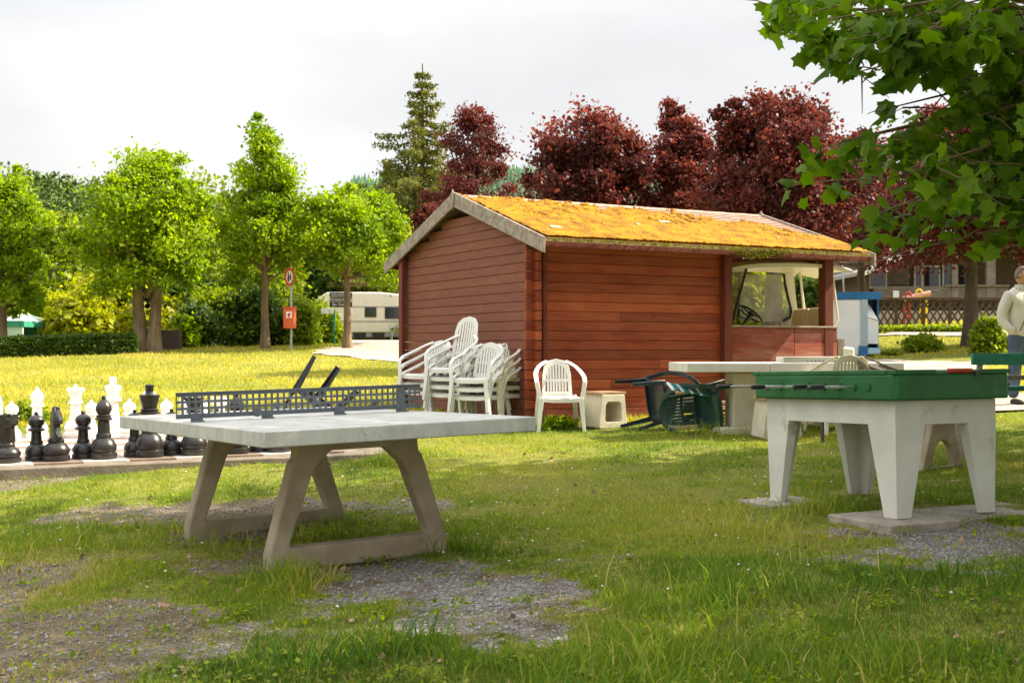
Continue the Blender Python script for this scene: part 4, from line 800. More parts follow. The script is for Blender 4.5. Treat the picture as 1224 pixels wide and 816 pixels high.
# ================================================================ FOOTBALL TABLE
def football_table():
    gz0 = .105; A, B = 1.36, .90      # A: long side (towards back left), B: short end
    t = thing('table_football', (FN.x, FN.y, gz0), FA, 'outdoor table football with green top box on white tapered concrete legs', 'football table'); t.rotation_euler = (R(-1.5), 0, FA)
    LP = lambda x, y, z: (x, y, z)   # local x = short end (right), local y = long side (back left)
    mb = MB(); w, d = .03, .04
    # legs: L shaped in plan, tapering from the apron to the foot, joined to the apron
    def leg(cx, cy, sx, sy):
        top, bot = [], []
        for (a, b) in ((0, 0), (1, 0), (1, .34), (.34, .34) if False else (.38, .38), (.34, 1), (0, 1)):
            top.append((cx+sx*a*.245, cy+sy*b*.245, .575)); bot.append((cx+sx*(.012+a*.115), cy+sy*(.012+b*.115), 0))
        return MB().loft(bot, top)
    for (cx, cy, sx, sy) in ((w, d, 1, 1), (B-w, d, -1, 1), (w, A-d, 1, -1), (B-w, A-d, -1, -1)): leg(cx, cy, sx, sy).build('leg', M['concrete_white'], t, bevel=.0015, seg=1)
    ap = MB()
    o = [(w, d), (B-w, d), (B-w, A-d), (w, A-d)]; i = [(w+.08, d+.08), (B-w-.08, d+.08), (B-w-.08, A-d-.08), (w+.08, A-d-.08)]
    ap.ring(o, i, lambda a, b, z: (a, b, z), .5745, .725); ap.build('apron', M['concrete_white'], t, bevel=.0015, seg=1)
    # green tub with bevelled corners, walls with a notch for the score counter
    def oct_(x0, y0, x1, y1, c): return [(x0+c, y0), (x1-c, y0), (x1, y0+c), (x1, y1-c), (x1-c, y1), (x0+c, y1), (x0, y1-c), (x0, y0+c)]
    tb = MB(); tb.ring(oct_(-.035, -.035, B+.035, A+.035, .035), oct_(.045, .045, B-.045, A-.045, .03), lambda a, b, z: (a, b, z), .728, .886)
    body = tb.build('playing_box', M['green'], t, bevel=.012, seg=3)
    tb = MB(); tb.ring(oct_(-.03, -.03, B+.03, A+.03, .035), oct_(.05, .05, B-.05, A-.05, .03), lambda a, b, z: (a, b, z), .880, .910)
    # rim pieces leave the notch at the near end
    rim = MB(); 
    rim.box((.135, .005, .9), (.33, .08, .030)); rim.box((.80, .005, .9), (.26, .08, .030)); rim.box((B/2, A-.005, .9), (B+.07, .08, .030)); rim.box((.005, A/2, .9), (.08, A-.095, .030)); rim.box((B-.005, A/2, .9), (.08, A-.095, .030))
    rim.build('rim', M['green'], t, bevel=.006)
    fl = MB(); fl.box((B/2, A/2, .76), (B-.09, A-.09, .02)); fl.build('playing_field', M['green'], t)
    # score counter: rod with red beads
    sc = MB(); sc.tube([(.31, -.01, .905), (.66, -.01, .905)], .005, 8); cnt = sc.build('score_rod', M['steel'], t)
    for k in range(11): b2 = MB(); b2.tube([(.415+k*.0185, -.01, .905), (.4205+k*.0185, -.01, .905), (.427+k*.0185, -.01, .905), (.4325+k*.0185, -.01, .905)], [.011, .0165, .0165, .011], 12); b2.build('score_bead', M['red'], cnt)
    b2 = MB(); b2.box((.635, -.03, .885), (.04, .03, .03)); b2.build('score_bracket', M['black'], t)
    # rods: through both long sides
    zr = .812; sl_ = [(.20, -.02, 0), (.33, .22, 1), (.47, .05, 0), (.62, .12, 1), (.78, .16, 0), (.92, .23, 1), (1.07, .20, 0), (1.22, .30, 1)]
    for k, (y, ext, sd_) in enumerate(sl_):
        mb = MB(); x0 = -.035-(.30-ext if False else max(ext, .0)) ; left = ext; 
        a = -.035-left-.02; b = B+.035+.12
        if k % 2: hand = a
        mb.tube([(a, y, zr), (b, y, zr)], .008, 8); rod = mb.build('rod', M['steel'], t)
        hb = MB(); 
        if k % 2 == 1: hb.tube([(a-.11, y, zr), (a-.10, y, zr), (a-.02, y, zr), (a, y, zr)], [.010, .0155, .0165, .012], 12)
        else: hb.tube([(b, y, zr), (b+.02, y, zr), (b+.10, y, zr), (b+.11, y, zr)], [.012, .0165, .0155, .010], 12); 
        hb.build('handle', M['black'], rod)
        
        for (q0, q1) in ((-.045, -.033), (B+.033, B+.045)): hb = MB(); hb.tube([(q0, y, zr), (q1, y, zr)], .024, 14); hb.build('bearing', M['green' if k != 3 else 'black'], rod)
        np_ = (1, 3, 2, 5, 5, 2, 3, 1)[k]
        for j in range(np_):
            px = B/2+(j-(np_-1)/2)*.15; b2 = MB(); b2.box((px, y, zr-.005), (.03, .02, .07)); b2.lathe([(.004, .03), (.013, .036), (.014, .05), (.004, .06)], 8, (px, y, zr)); b2.build('player', M['red' if k % 2 else 'black'], rod)
    return t
football_table()
def slab(u, v, Y, w, d, h, rz, label, top=None):
    x = (u-612)/F*Y; z = g(x, Y); t = MB(); t.box((0, 0, (top if top else h)-h/2-.02), (w, d, h+.04)); o = t.build('paving_slab', M['slab'], None, bevel=.008); o.location = (x, Y, z); o.rotation_euler = (0, 0, rz); return tag(o, label, 'paving slab', 'paving slabs under the table football legs')
def slab_w(x, y, w, d, label, rz=FA, z=.048):
    t = MB(); t.box((0, 0, 0), (w, d, .11)); o = t.build('paving_slab', M['slab'], None, bevel=.008); o.location = (x, y, gzs-.055-max(0, (y-7.27))*.024); o.rotation_euler = (0, 0, rz); return tag(o, label, 'paving slab', 'paving slabs under the table football legs')
gzs = .105
for (a, b, w_, d_), lab in zip(PAVE, ('stained slab under the nearest leg', 'light slab under the right leg', 'slab sunk in grass under the left leg', 'slab under the rear leg')):
    p = FN+fx*a+fy*b; slab_w(p.x, p.y, w_, d_, lab+' of the table football', z=0)

# ================================================================ CHESS
def slab_chess():
    t = thing('chess_board', C0, CA, 'raised paved giant chess board left of the table', 'chess board'); mb = MB()
    mb.box((1.20, 1.70, SLZ-.115), (4.70, 4.2, .19)); mb.build('kerb', M['edge'], t, bevel=.01)
    for c, nm in ((0, 'tile_light'), (1, 'tile_dark')):
        mb = MB()
        for i in range(8):
            for j in range(8):
                if (i+j) % 2 == c: mb.box(((i)*SQ, (j)*SQ+.02, SLZ-.012), (SQ-.006, SQ-.006, .02))
        o = mb.build('squares', M[nm], t, bevel=.002)
    return t
slab_chess()
def base_prof(b, h, neck, zn):   # foot mouldings then waisted stem up to zn
    return [(b*.96, 0), (b, .012), (b, .045*h/.5), (b*.86, .055*h/.5), (b*.97, .075*h/.5), (b*.98, .10*h/.5), (b*.78, .145*h/.5), (b*.56, .165*h/.5), (b*.58, .185*h/.5), (b*.50, .205*h/.5), (neck*1.12, zn*.62), (neck, zn)]
def chess_piece(kind, m, name, label, grp, a, b, rz=0.0):
    p = C0+cd*(a*SQ)+ce*(b*SQ+.02); t = thing(name, (p.x, p.y, SLZ), rz, label, 'chess piece', grp); mb = MB(); B_ = {'pawn': .098, 'rook': .115, 'knight': .118, 'bishop': .117, 'queen': .123, 'king': .126}[kind]
    H = {'pawn': .42, 'rook': .41, 'knight': .475, 'bishop': .555, 'queen': .575, 'king': .64}[kind]
    if kind == 'pawn':
        mb.lathe(base_prof(B_, H, .042, .25)+[(.042, .25), (.072, .262), (.075, .272), (.050, .286), (.048, .295), (.066, .315), (.070, .345), (.060, .372), (.036, .392), (.016, .402)], 24); mb.build('body', m, t, smooth=50)
        k = MB(); k.lathe([(.008, .398), (.018, .406), (.020, .416), (.010, .426)], 12); k.build('finial', m, t, smooth=60)
    elif kind == 'rook':
        mb.lathe(base_prof(B_, H, .062, .30)+[(.066, .31), (.088, .325), (.092, .345), (.09, .38)], 24); mb.build('body', m, t, smooth=50)
        for i in range(5):
            k = MB(); a0 = i*6.283/5; q = [a0+j*.17 for j in range(6)]; k.loft([(.09*math.cos(x), .09*math.sin(x), .379) for x in q]+[(.066*math.cos(x), .066*math.sin(x), .379) for x in q[::-1]], [(.092*math.cos(x), .092*math.sin(x), .415) for x in q]+[(.068*math.cos(x), .068*math.sin(x), .415) for x in q[::-1]]); k.build('battlement', m, t)
    elif kind == 'knight':
        mb.lathe(base_prof(B_, H, .085, .17)[:10]+[(.06, .16), (.075, .175)], 24); mb.build('body', m, t, smooth=50)
        k = MB(); pr = [(-.085, .17), (.06, .17), (.085, .21), (.06, .25), (.035, .29), (.045, .325), (.10, .325), (.118, .35), (.105, .385), (.06, .42), (.035, .445), (.03, .475), (.008, .452), (-.02, .455), (-.03, .478), (-.05, .45), (-.085, .39), (-.10, .32), (-.105, .24)]
        k.loft([(x*.8, -.028, z*.985+.003) for x, z in pr], [(x, -.018, z) for x, z in pr]); k.loft([(x, -.018, z) for x, z in pr], [(x, .018, z) for x, z in pr]); k.loft([(x, .018, z) for x, z in pr], [(x*.8, .028, z*.985+.003) for x, z in pr]); hd_ = k.build('horse_head', m, t, bevel=.006)
        k = MB()
        for i in range(6): k.box((-.085-.004*i if i < 3 else -.10+.012*(i-3), 0, .215+i*.035), (.03, .022, .024), ry=.4)
        k.build('mane', m, hd_, bevel=.003)
    elif kind == 'bishop':
        mb.lathe(base_prof(B_, H, .050, .335)+[(.050, .335), (.078, .350), (.080, .360), (.060, .370), (.066, .385), (.050, .398), (.062, .415), (.071, .44), (.068, .47), (.050, .50), (.028, .525), (.014, .536)], 24); mb.build('body', m, t, smooth=50)
        k = MB(); k.lathe([(.008, .53), (.019, .540), (.021, .552), (.010, .565)], 12); k.build('finial', m, t, smooth=60)
    elif kind == 'queen':
        mb.lathe(base_prof(B_, H, .055, .36)+[(.055, .36), (.084, .375), (.086, .386), (.062, .396), (.070, .41), (.054, .42), (.062, .45), (.082, .515), (.090, .53), (.075, .532), (.060, .52), (.04, .54), (.012, .553)], 24); mb.build('body', m, t, smooth=50)
        for i in range(9): a0 = i*.698; k = MB(); k.lathe([(.012, -.02), (.016, 0), (.005, .018)], 8, (.084*math.cos(a0), .084*math.sin(a0), .53)); k.build('crown_point', m, t)
        k = MB(); k.lathe([(.006, .548), (.019, .556), (.021, .568), (.008, .585)], 12); k.build('finial', m, t, smooth=60)
    else:
        mb.lathe(base_prof(B_, H, .058, .38)+[(.058, .38), (.100, .395), (.102, .404), (.070, .414), (.082, .424), (.084, .432), (.062, .442), (.066, .45), (.090, .545), (.092, .562), (.082, .566), (.040, .572), (.034, .59)], 24); mb.build('body', m, t, smooth=50)
        k = MB(); k.lathe([(.034, .588), (.038, .60), (.036, .625), (.041, .632), (.041, .652), (.030, .66)], 12); k.build('finial', m, t, smooth=40)
    return t
order = ['rook', 'knight', 'bishop', 'king', 'queen', 'bishop', 'knight', 'rook']
gb, gw = 'black pieces on the giant chess board', 'white pieces on the giant chess board'
labb = ['black rook nearest the left edge of the picture', 'black knight with a horse head, next to the black rook at the left edge', 'black bishop standing left of the table tennis corner', 'tallest black piece, the king with a flat crown behind the table corner',
        'black queen whose tip shows above the left end of the net', 'black bishop seen through the net left of its middle', 'black knight hidden behind the table tennis top', 'black rook behind the table tennis net near its middle']
for i, k in enumerate(order): chess_piece(k, M['chess_b'], 'chess_'+k, labb[i], gb, i, 0, R(-50))
for i in range(8): chess_piece('pawn', M['chess_b'], 'chess_pawn', ['black pawn leftmost, behind and between rook and knight', 'black pawn left behind the first black bishop', 'black pawn just left of the black king', 'black pawn right of the king, half hidden by the table corner', 'black pawn under the left part of the net', 'black pawn behind the net, sixth from the left edge', 'black pawn behind the net, seventh from the left edge', 'black pawn furthest right, behind the net'][i], gb, i+[-.38, -.38, -.4, -.28, -.45, -.4, -.4, -.4][i], .3)
labw = ['white rook at the left edge of the picture, far side of the board', 'white knight far side of the board, beside the small round bush', 'white bishop with a pointed top beside the small round bush', 'white queen with a wide crown on the far side of the board', 'tallest white piece, the king above the table tennis corner', 'white bishop behind the black king on the far side', 'white knight seen through the net on the far side of the board', 'white rook seen through the net on the far side of the board']
for i, k in enumerate(['rook', 'knight', 'bishop', 'queen', 'king', 'bishop', 'knight', 'rook']): chess_piece(k, M['chess_w'], 'chess_'+k, labw[i], gw, i-.72+(.0 if i < 2 else 0), 7.2, R(130))
for i, a in enumerate((0, 1, 3, 4, 5, 6)): chess_piece('pawn', M['chess_w'], 'chess_pawn', ['white pawn left of the pointed white bishop', 'white pawn right of the pointed white bishop', 'white pawn in front of the tallest white piece', 'white pawn right of the black king at the table corner', 'white pawn seen through the left part of the net', 'white pawn seen through the middle of the net'][i], gw, a-.45, 6.1)

# ================================================================ CHAIRS
def make_chair(name, label, m, top=.86, group=None, seatm=None):
    t = thing(name, (0, 0, 0), 0, label, 'chair', group); SH = .425
    # seat: dished shell with a turned down skirt, front at -y
    n = 9; P = []; k = 13
    for j in range(n):
        y = -.235+j/(n-1)*.46; hw = .235-.025*(j/(n-1))
        for i in range(k): x = (i/(k-1)*2-1); P.append((x*hw, y, SH-.018*(1-x*x)*(1-((j/(n-1))*2-1)**2)-(.03 if j == 0 else 0)-(.02 if i in (0, k-1) else 0)-.012*(j/(n-1))))
    V = P+[(x, y, z-.008) for x, y, z in P]; Nn = n*k; fs = []
    for j in range(n-1):
        for i in range(k-1): a = j*k+i; fs += [(a, a+1, a+k+1, a+k), (Nn+a+k, Nn+a+k+1, Nn+a+1, Nn+a)]
    rim = [i for i in range(k)]+[j*k+k-1 for j in range(1, n)]+[(n-1)*k+i for i in range(k-2, -1, -1)]+[j*k for j in range(n-2, 0, -1)]
    for q in range(len(rim)): a, b = rim[q], rim[(q+1) % len(rim)]; fs.append((a, Nn+a, Nn+b, b))
    mb = MB(); mb.add(V, fs); mb.sweep([(-.225, -.237, SH-.045), (-.1, -.245, SH-.055), (.1, -.245, SH-.055), (.225, -.237, SH-.045)], .045, .012, (0, 0, 1)); mb.sweep([(-.235, -.22, SH-.04), (-.222, .2, SH-.05)], .05, .012, (0, 0, 1)); mb.sweep([(.235, -.22, SH-.04), (.222, .2, SH-.05)], .05, .012, (0, 0, 1)); mb.build('seat', m, t, smooth=50)
    for s in (-1, 1):
        # front leg is one channel from the floor to the armrest
        mb = MB(); pts = [(s*.285, -.275, 0), (s*.268, -.255, .2), (s*.252, -.240, .40)]; mb.sweep(pts, [.045, .058, .075], [.010, .010, .012], (0, 1, 0)); mb.sweep([(s*.268, -.300, 0), (s*.250, -.285, .2), (s*.235, -.275, .40)], [.035, .045, .06], .010, (1, 0, 0)); mb.build('leg', m, t, bevel=.003)
        mb = MB(); mb.sweep([(s*.275, .335, 0), (s*.255, .285, .2), (s*.235, .235, .42)], [.045, .055, .07], .010, (0, 1, 0)); mb.sweep([(s*.257, .358, 0), (s*.238, .308, .2), (s*.218, .265, .42)], [.035, .045, .055], .010, (1, 0, 0)); mb.build('leg', m, t, bevel=.003)
        mb = MB(); mb.sweep([(s*.252, -.245, .395), (s*.270, -.240, .50), (s*.286, -.215, .59), (s*.288, -.14, .645), (s*.282, -.02, .68), (s*.262, .10, .722), (s*.222, .205, .77), (s*.165, .272, .808), (s*.11, .312, .832)], [.06, .05, .05, .052, .055, .052, .050, .05, .05], [.012]*9, (1, 0, 0.15) if False else (1, 0, 0)); mb.sweep([(s*.296, -.20, .585), (s*.297, -.02, .66), (s*.235, .20, .745)], .032, .009, (0, 0, 1)); mb.build('armrest', m, t, bevel=.004)
    # back: arch band with slots
    tp = top; lean = lambda z: .215+(z-.42)*.26
    A = [(-.185, .42), (-.178, .55), (-.175, tp-.20), (-.155, tp-.09), (-.10, tp-.025), (0, tp), (.10, tp-.025), (.155, tp-.09), (.175, tp-.20), (.178, .55), (.185, .42)]
    mb = MB(); mb.sweep([(x, lean(z)-.05*(abs(x)/.22)**2, z) for x, z in A], [.055, .05, .048, .05, .056, .062, .056, .05, .048, .05, .055], .014, (0, -1, 0) if False else (0, 0, 1)); 
    # the band is broad in the plane of the back
    mb = MB(); n = len(A); vs = []
    for q in (0, 1):
        for i, (x, z) in enumerate(A):
            sc_ = 1 if q == 0 else 1; ix = x*(1 if q == 0 else .76); iz = z if q == 0 else (z if i in (0, n-1) else z-(.07*max(0, (z-.5))/(tp-.5)))
            for dd in (0, .014): vs.append((ix, lean(iz)-.05*(abs(ix)/.22)**2+dd, iz))
    fs = []
    for i in range(n-1):
        a = 2*i; b = 2*n+2*i; fs += [(a, a+2, b+2, b), (a+1, b+1, b+3, a+3), (a, a+1, a+3, a+2), (b, b+2, b+3, b+1)]
    fs += [(0, 2*n, 2*n+1, 1), (2*n-2, 2*n-1, 4*n-1, 4*n-2)]; mb.add(vs, fs); bk = mb.build('backrest', m, t, bevel=.004, smooth=50)
    mb = MB()
    for i in range(7):
        x = (i-3)*.036; zt_ = tp-.065-.35*x*x*4 if True else 0; zt_ = tp-.06-abs(x)**2*3.2; mb.sweep([(x*1.0, lean(.43)-.05*(abs(x)/.22)**2, .425), (x, lean(.62)-.05*(abs(x)/.22)**2, .62), (x*1.0, lean(zt_)-.05*(abs(x)/.22)**2+.006, zt_)], .026, .010, (1, 0, 0))
    mb.sweep([(x, lean(.60)-.05*(abs(x)/.22)**2, .60) for x in (-.15, -.08, 0, .08, .15)], .032, .010, (0, 0, 1)); mb.sweep([(x, lean(.435)-.05*(abs(x)/.22)**2, .44) for x in (-.17, -.09, 0, .09, .17)], .05, .010, (0, 0, 1)); mb.build('slats', m, bk, bevel=.002)
    return t
ch_low = make_chair('garden_chair', 'single white plastic armchair with slatted round back, facing the lawn', M['white_pl'], .86, 'white plastic garden chairs by the hut')
c = GX(668, 14.35); ch_low.location = c; ch_low.rotation_euler = (0, 0, R(4))
gch = 'white plastic garden chairs by the hut'
ch_high = make_chair('garden_chair', 'high backed white plastic armchair on top of the middle stack', M['white_pl'], 1.08, gch)
ch_yel = make_chair('garden_chair', 'cream white plastic armchair topmost of the stack at the right end of the row', M['cream_pl'], .86, gch)
def stack(base, n, u, Y, rz, labels, tilt=0, step=.105, skip_top=False, top_tree=None, shift=(0, -.018)):
    c = GX(u, Y)
    for i in range(n):
        q = Vector((shift[0]*i, shift[1]*i, 0)); q.rotate(Matrix.Rotation(rz, 3, 'Z')); src = base
        if i == n-1 and top_tree is not None: o = top_tree; o.location = (c.x+q.x, c.y+q.y, c.z+step*i); o.rotation_euler = (tilt, 0, rz); continue
        copy_tree(src, (c.x+q.x, c.y+q.y, c.z+step*i), label=labels[i], rot=(tilt, 0, rz))
stack(ch_low, 3, 512, 15.9, R(-32), ['lowest chair of the leftmost white stack', 'second chair from the ground in the leftmost white stack', 'topmost chair of the leftmost white stack by the gable'])
stack(ch_low, 4, 545, 15.45, R(-30), ['lowest chair of the middle stack under the high back', 'second chair from the ground in the middle stack', 'third chair from the ground in the middle stack', ''], top_tree=ch_high)
stack(ch_low, 3, 574, 14.95, R(-26), ['lowest chair of the stack right of the high back', 'middle chair of the stack right of the high back', 'topmost chair of the stack right of the high back'])
stack(ch_yel, 3, 596, 15.25, R(-38), ['lowest cream chair of the stack at the right end of the row', 'middle cream chair of the stack at the right end of the row', ''], top_tree=ch_yel)
# overturned dark chairs
ch_g = make_chair('garden_chair', 'dark green plastic armchair tipped on its side in front of the stool', M['green_pl'], .86, 'overturned dark plastic chairs')
ch_b = make_chair('garden_chair', 'navy plastic armchair lying on its back against the stool', M['blue_pl'], .86, 'overturned dark plastic chairs')
def lay(o, u, v, Y, rot): o.location = W(u, v, Y); o.rotation_euler = tuple(R(a) for a in rot)
def lay_m(o, u, Y, h, cols, spin):
    c = GX(u, Y); o.location = c+Vector((0, 0, h)); o.rotation_euler = (Matrix.Rotation(R(spin[1]), 3, 'Z') @ Matrix.Rotation(R(spin[0]), 3, 'Y') @ Matrix(cols).transposed()).to_euler()
lay_m(ch_g, 884, 13.6, .30, ((0, 0, 1), (0, 1, 0), (-1, 0, 0)), (-6, 18)); lay_m(ch_b, 748, 14.05, .30, ((0, 0, 1), (0, -1, 0), (1, 0, 0)), (-8, 14))
ch_l = make_chair('garden_chair', 'dark plastic chair upside down behind the net with two legs in the air', M['black'], .86, 'overturned dark plastic chairs'); ch_l.location = W(413, 450, 12.4); ch_l.rotation_euler = (Matrix.Rotation(R(36), 3, 'Y') @ Matrix.Rotation(R(68), 3, 'Z') @ Matrix.Rotation(R(180), 3, 'X')).to_euler()
cu = thing('cushion', GX(822, 13.35)+Vector((0, 0, .50)), 0, 'teal striped seat cushion draped over the overturned green chair', 'cushion', rot=(R(14), R(10), R(10))); cu.scale = (.72,)*3
for k in range(12): mb = MB(); mb.hexa([(-.30+k*.05, -.17, -.012), (-.252+k*.05, -.17, -.012), (-.252+k*.05, .2, .0), (-.30+k*.05, .2, .0)], [(-.30+k*.05, -.17, .012), (-.252+k*.05, -.17, .012), (-.252+k*.05, .2, .022), (-.30+k*.05, .2, .022)]); mb.build('stripe', M['teal_cloth' if k % 3 else 'white'], cu, bevel=.004)
ch_w = copy_tree(ch_yel, GX(1002, 12.9), R(185), 'white chair with rounded back showing above the table, behind the green box'); 
ch_w2 = make_chair('garden_chair', 'brownish chair whose back edge shows at the right end of the table', M['bench_wood'], .80, None); c = GX(1062, 12.6); ch_w2.location = c; ch_w2.rotation_euler = (0, 0, R(95))

# ================================================================ CONCRETE TABLES, STOOLS, BENCH
def make_stool(label):
    t = thing('concrete_stool', (0, 0, 0), 0, label, 'stool', 'concrete stools with wooden slat tops'); mb = MB()
    # hollow concrete block: four sides with a rounded arch opening front and back
    o = [(-.20, 0), (.20, 0), (.215, .02), (.17, .395), (.165, .40), (-.165, .40), (-.17, .395), (-.215, .02)]; i = [(-.10, .07), (.10, .07), (.125, .10), (.115, .28), (.08, .315), (-.08, .315), (-.115, .28), (-.125, .10)]
    mb.ring(o, i, lambda a, b, d: (a, d, b), -.19, .19); mb.build('block', M['stool'], t, bevel=.008)
    for k in range(5): mb = MB(); mb.box((0, -.15+k*.075, .418), (.40, .06, .035)); mb.build('slat', M['slatwood'], t, bevel=.004)
    return t
st = make_stool('concrete stool with a grey wooden slat top right beside the single white chair'); st.location = GX(722, 14.6); st.rotation_euler = (0, 0, R(33))
for u, Y, rz, lab in ((822, 14.1, 12, 'concrete stool behind the overturned green chair'), (914, 14.5, 25, 'concrete stool right of the table leg, nearest the hut'), (928, 12.7, 8, 'concrete stool partly hidden by the left leg of the table football'), (985, 13.9, 10, 'pinkish concrete stool seen under the green box')):
    copy_tree(st, GX(u, Y), R(rz), lab)
def conc_table():
    Y = 13.4; c = GX(935, Y); zt_ = EYE+(HV-433)/F*Y; t = thing('concrete_table', c, R(7), 'long pale concrete picnic table in front of the terrace', 'table'); h = zt_-c.z
    for (a, b) in ((-1.20, -.275), (-.27, 1.25)): mb = MB(); mb.box(((a+b)/2, 0, h-.05), (b-a, .80, .10)); mb.build('table_top', M['concrete_white'], t, bevel=.008)
    mb = MB(); mb.box((-.46, 0, h/2-.06), (.30, .34, h-.10)); mb.build('leg', M['stool'], t, bevel=.012)
    mb = MB(); mb.box((.85, 0, h/2-.06), (.30, .34, h-.10)); mb.build('leg', M['stool'], t, bevel=.012); mb = MB(); mb.box((-.46, 0, .02), (.62, .5, .08)); mb.build('foot', M['stool'], t, bevel=.01)
    bx_ = thing('tray', c+Vector((.30, -.22, h)), R(7), 'flat grey tray with blue dots lying on the concrete picnic table', 'tray'); mb = MB(); mb.box((0, 0, .035), (.78, .24, .062)); mb.build('box', M['cab_grey'] if False else M['cloth_w'], bx_, bevel=.004)
    mb = MB()
    for k in range(9): mb.box((-.12+k*.045, -.122, .022), (.020, .004, .010))
    mb.build('dots', M['cab_blue'], bx_)
conc_table()
mb = MB(); mb.tube([(0, 0, -.1), (0, 0, .62)], .019, 8); o = mb.build('steel_post', M['house']); o.location = GX(983, 11.9); tag(o, 'thin dark upright post in the grass behind the table football', 'post')
def planks():
    c = GX(870, 14.75)
    for k in range(5): mb = MB(); mb.box((0, 0, 0), (1.35+.1*(k % 2), .12, .035)); o = mb.build('plank', M['slatwood'], None, bevel=.004); o.location = (c.x+.02*k, c.y+.02*((k*7) % 3), c.z+.03+k*.052); o.rotation_euler = (0, 0, HA+R((k*3) % 5-2)); tag(o, ['lowest', 'second lowest', 'middle', 'second highest', 'topmost'][k]+' plank of the pile behind the table leg', 'plank', 'planks piled against the hut')
planks()
def bench():
    Y = 10.3; c = GX(1235, Y); t = thing('park_bench', c, R(4), 'park bench with green back plank on brown supports, seen behind the green box', 'bench'); zc = c.z
    zz = lambda v, y=Y: EYE+(HV-v)/F*y-zc
    # facing away: back plank nearest the camera side
    mb = MB(); mb.box((.23, 0, zz(429)), (1.55, .04, .10)); mb.build('backrest', M['bench_green'], t, bevel=.005)
    for k, (y, m_) in enumerate(((.20, 'bench_wood'), (.34, 'bench_green'), (.48, 'bench_green'))): mb = MB(); mb.box((.23, y, zz(449)-.02-.10*(k > 0)), (1.55, .12, .04)); mb.build('seat_plank', M[m_], t, bevel=.005)
    for x in (-.45, .92):
        mb = MB(); mb.sweep([(x, .22, zz(455)), (x, .06, zz(442)), (x, .03, zz(424))], .05, .02, (1, 0, 0)); mb.build('back_support', M['pole'], t)
        mb = MB(); mb.box((x, .3, .18), (.07, .42, .40)); mb.build('leg', M['bench_wood'], t, bevel=.008)
bench()
def old_bench():
    """weathered bench ends with rounded openings seen under the green box"""
    Y = 9.9; c = GX(1128, Y); t = thing('weathered_bench', c, R(28), 'low weathered concrete bench with arched end supports under the green box', 'bench')
    for y in (0, .75):
        o_ = [(-.24, -.02), (-.10, -.02), (.10, -.02), (.24, -.02), (.19, .16), (.14, .32), (.13, .46), (-.13, .46), (-.14, .32), (-.19, .16)]; i_ = [(-.13, .02), (-.05, .02), (.05, .02), (.13, .02), (.12, .10), (.09, .18), (.03, .235), (-.03, .235), (-.09, .18), (-.12, .10)]
        mb = MB(); mb.ring(o_, i_, lambda a, b, d: (a, d, b), y, y+.07); mb.build('end_support', M['concrete_leg'], t, bevel=.012)
    mb = MB(); mb.box((0, .41, .475), (.30, 1.1, .05)); mb.build('seat', M['bench_wood'], t, bevel=.01)
old_bench()

# ================================================================ PERSON
def skin_mesh(name, verts, edges, radii, m, parent, root=0, sub=2):
    me = bpy.data.meshes.new(name); me.from_pydata(verts, edges, []); me.update(); o = bpy.data.objects.new(name, me); col.objects.link(o); o.parent = parent
    s = o.modifiers.new('s', 'SKIN'); s.use_smooth_shade = True; sv = me.skin_vertices[0].data
    for i, r_ in enumerate(radii): sv[i].radius = r_ if hasattr(r_, '__len__') else (r_, r_); sv[i].use_root = (i == root)
    d = o.modifiers.new('d', 'SUBSURF'); d.levels = sub; d.render_levels = sub; me.materials.append(m); return o
def chainmesh(name, chains, m, parent, sub=2):
    vs, es, rs = [], [], []; idx = {}
    for ch in chains:
        prev = None
        for p, r_ in ch:
            k = tuple(round(q, 4) for q in p)
            if k not in idx: idx[k] = len(vs); vs.append(p); rs.append(r_)
            if prev is not None and prev != idx[k]: es.append((prev, idx[k]))
            prev = idx[k]
    return skin_mesh(name, vs, es, rs, m, parent, 0, sub)
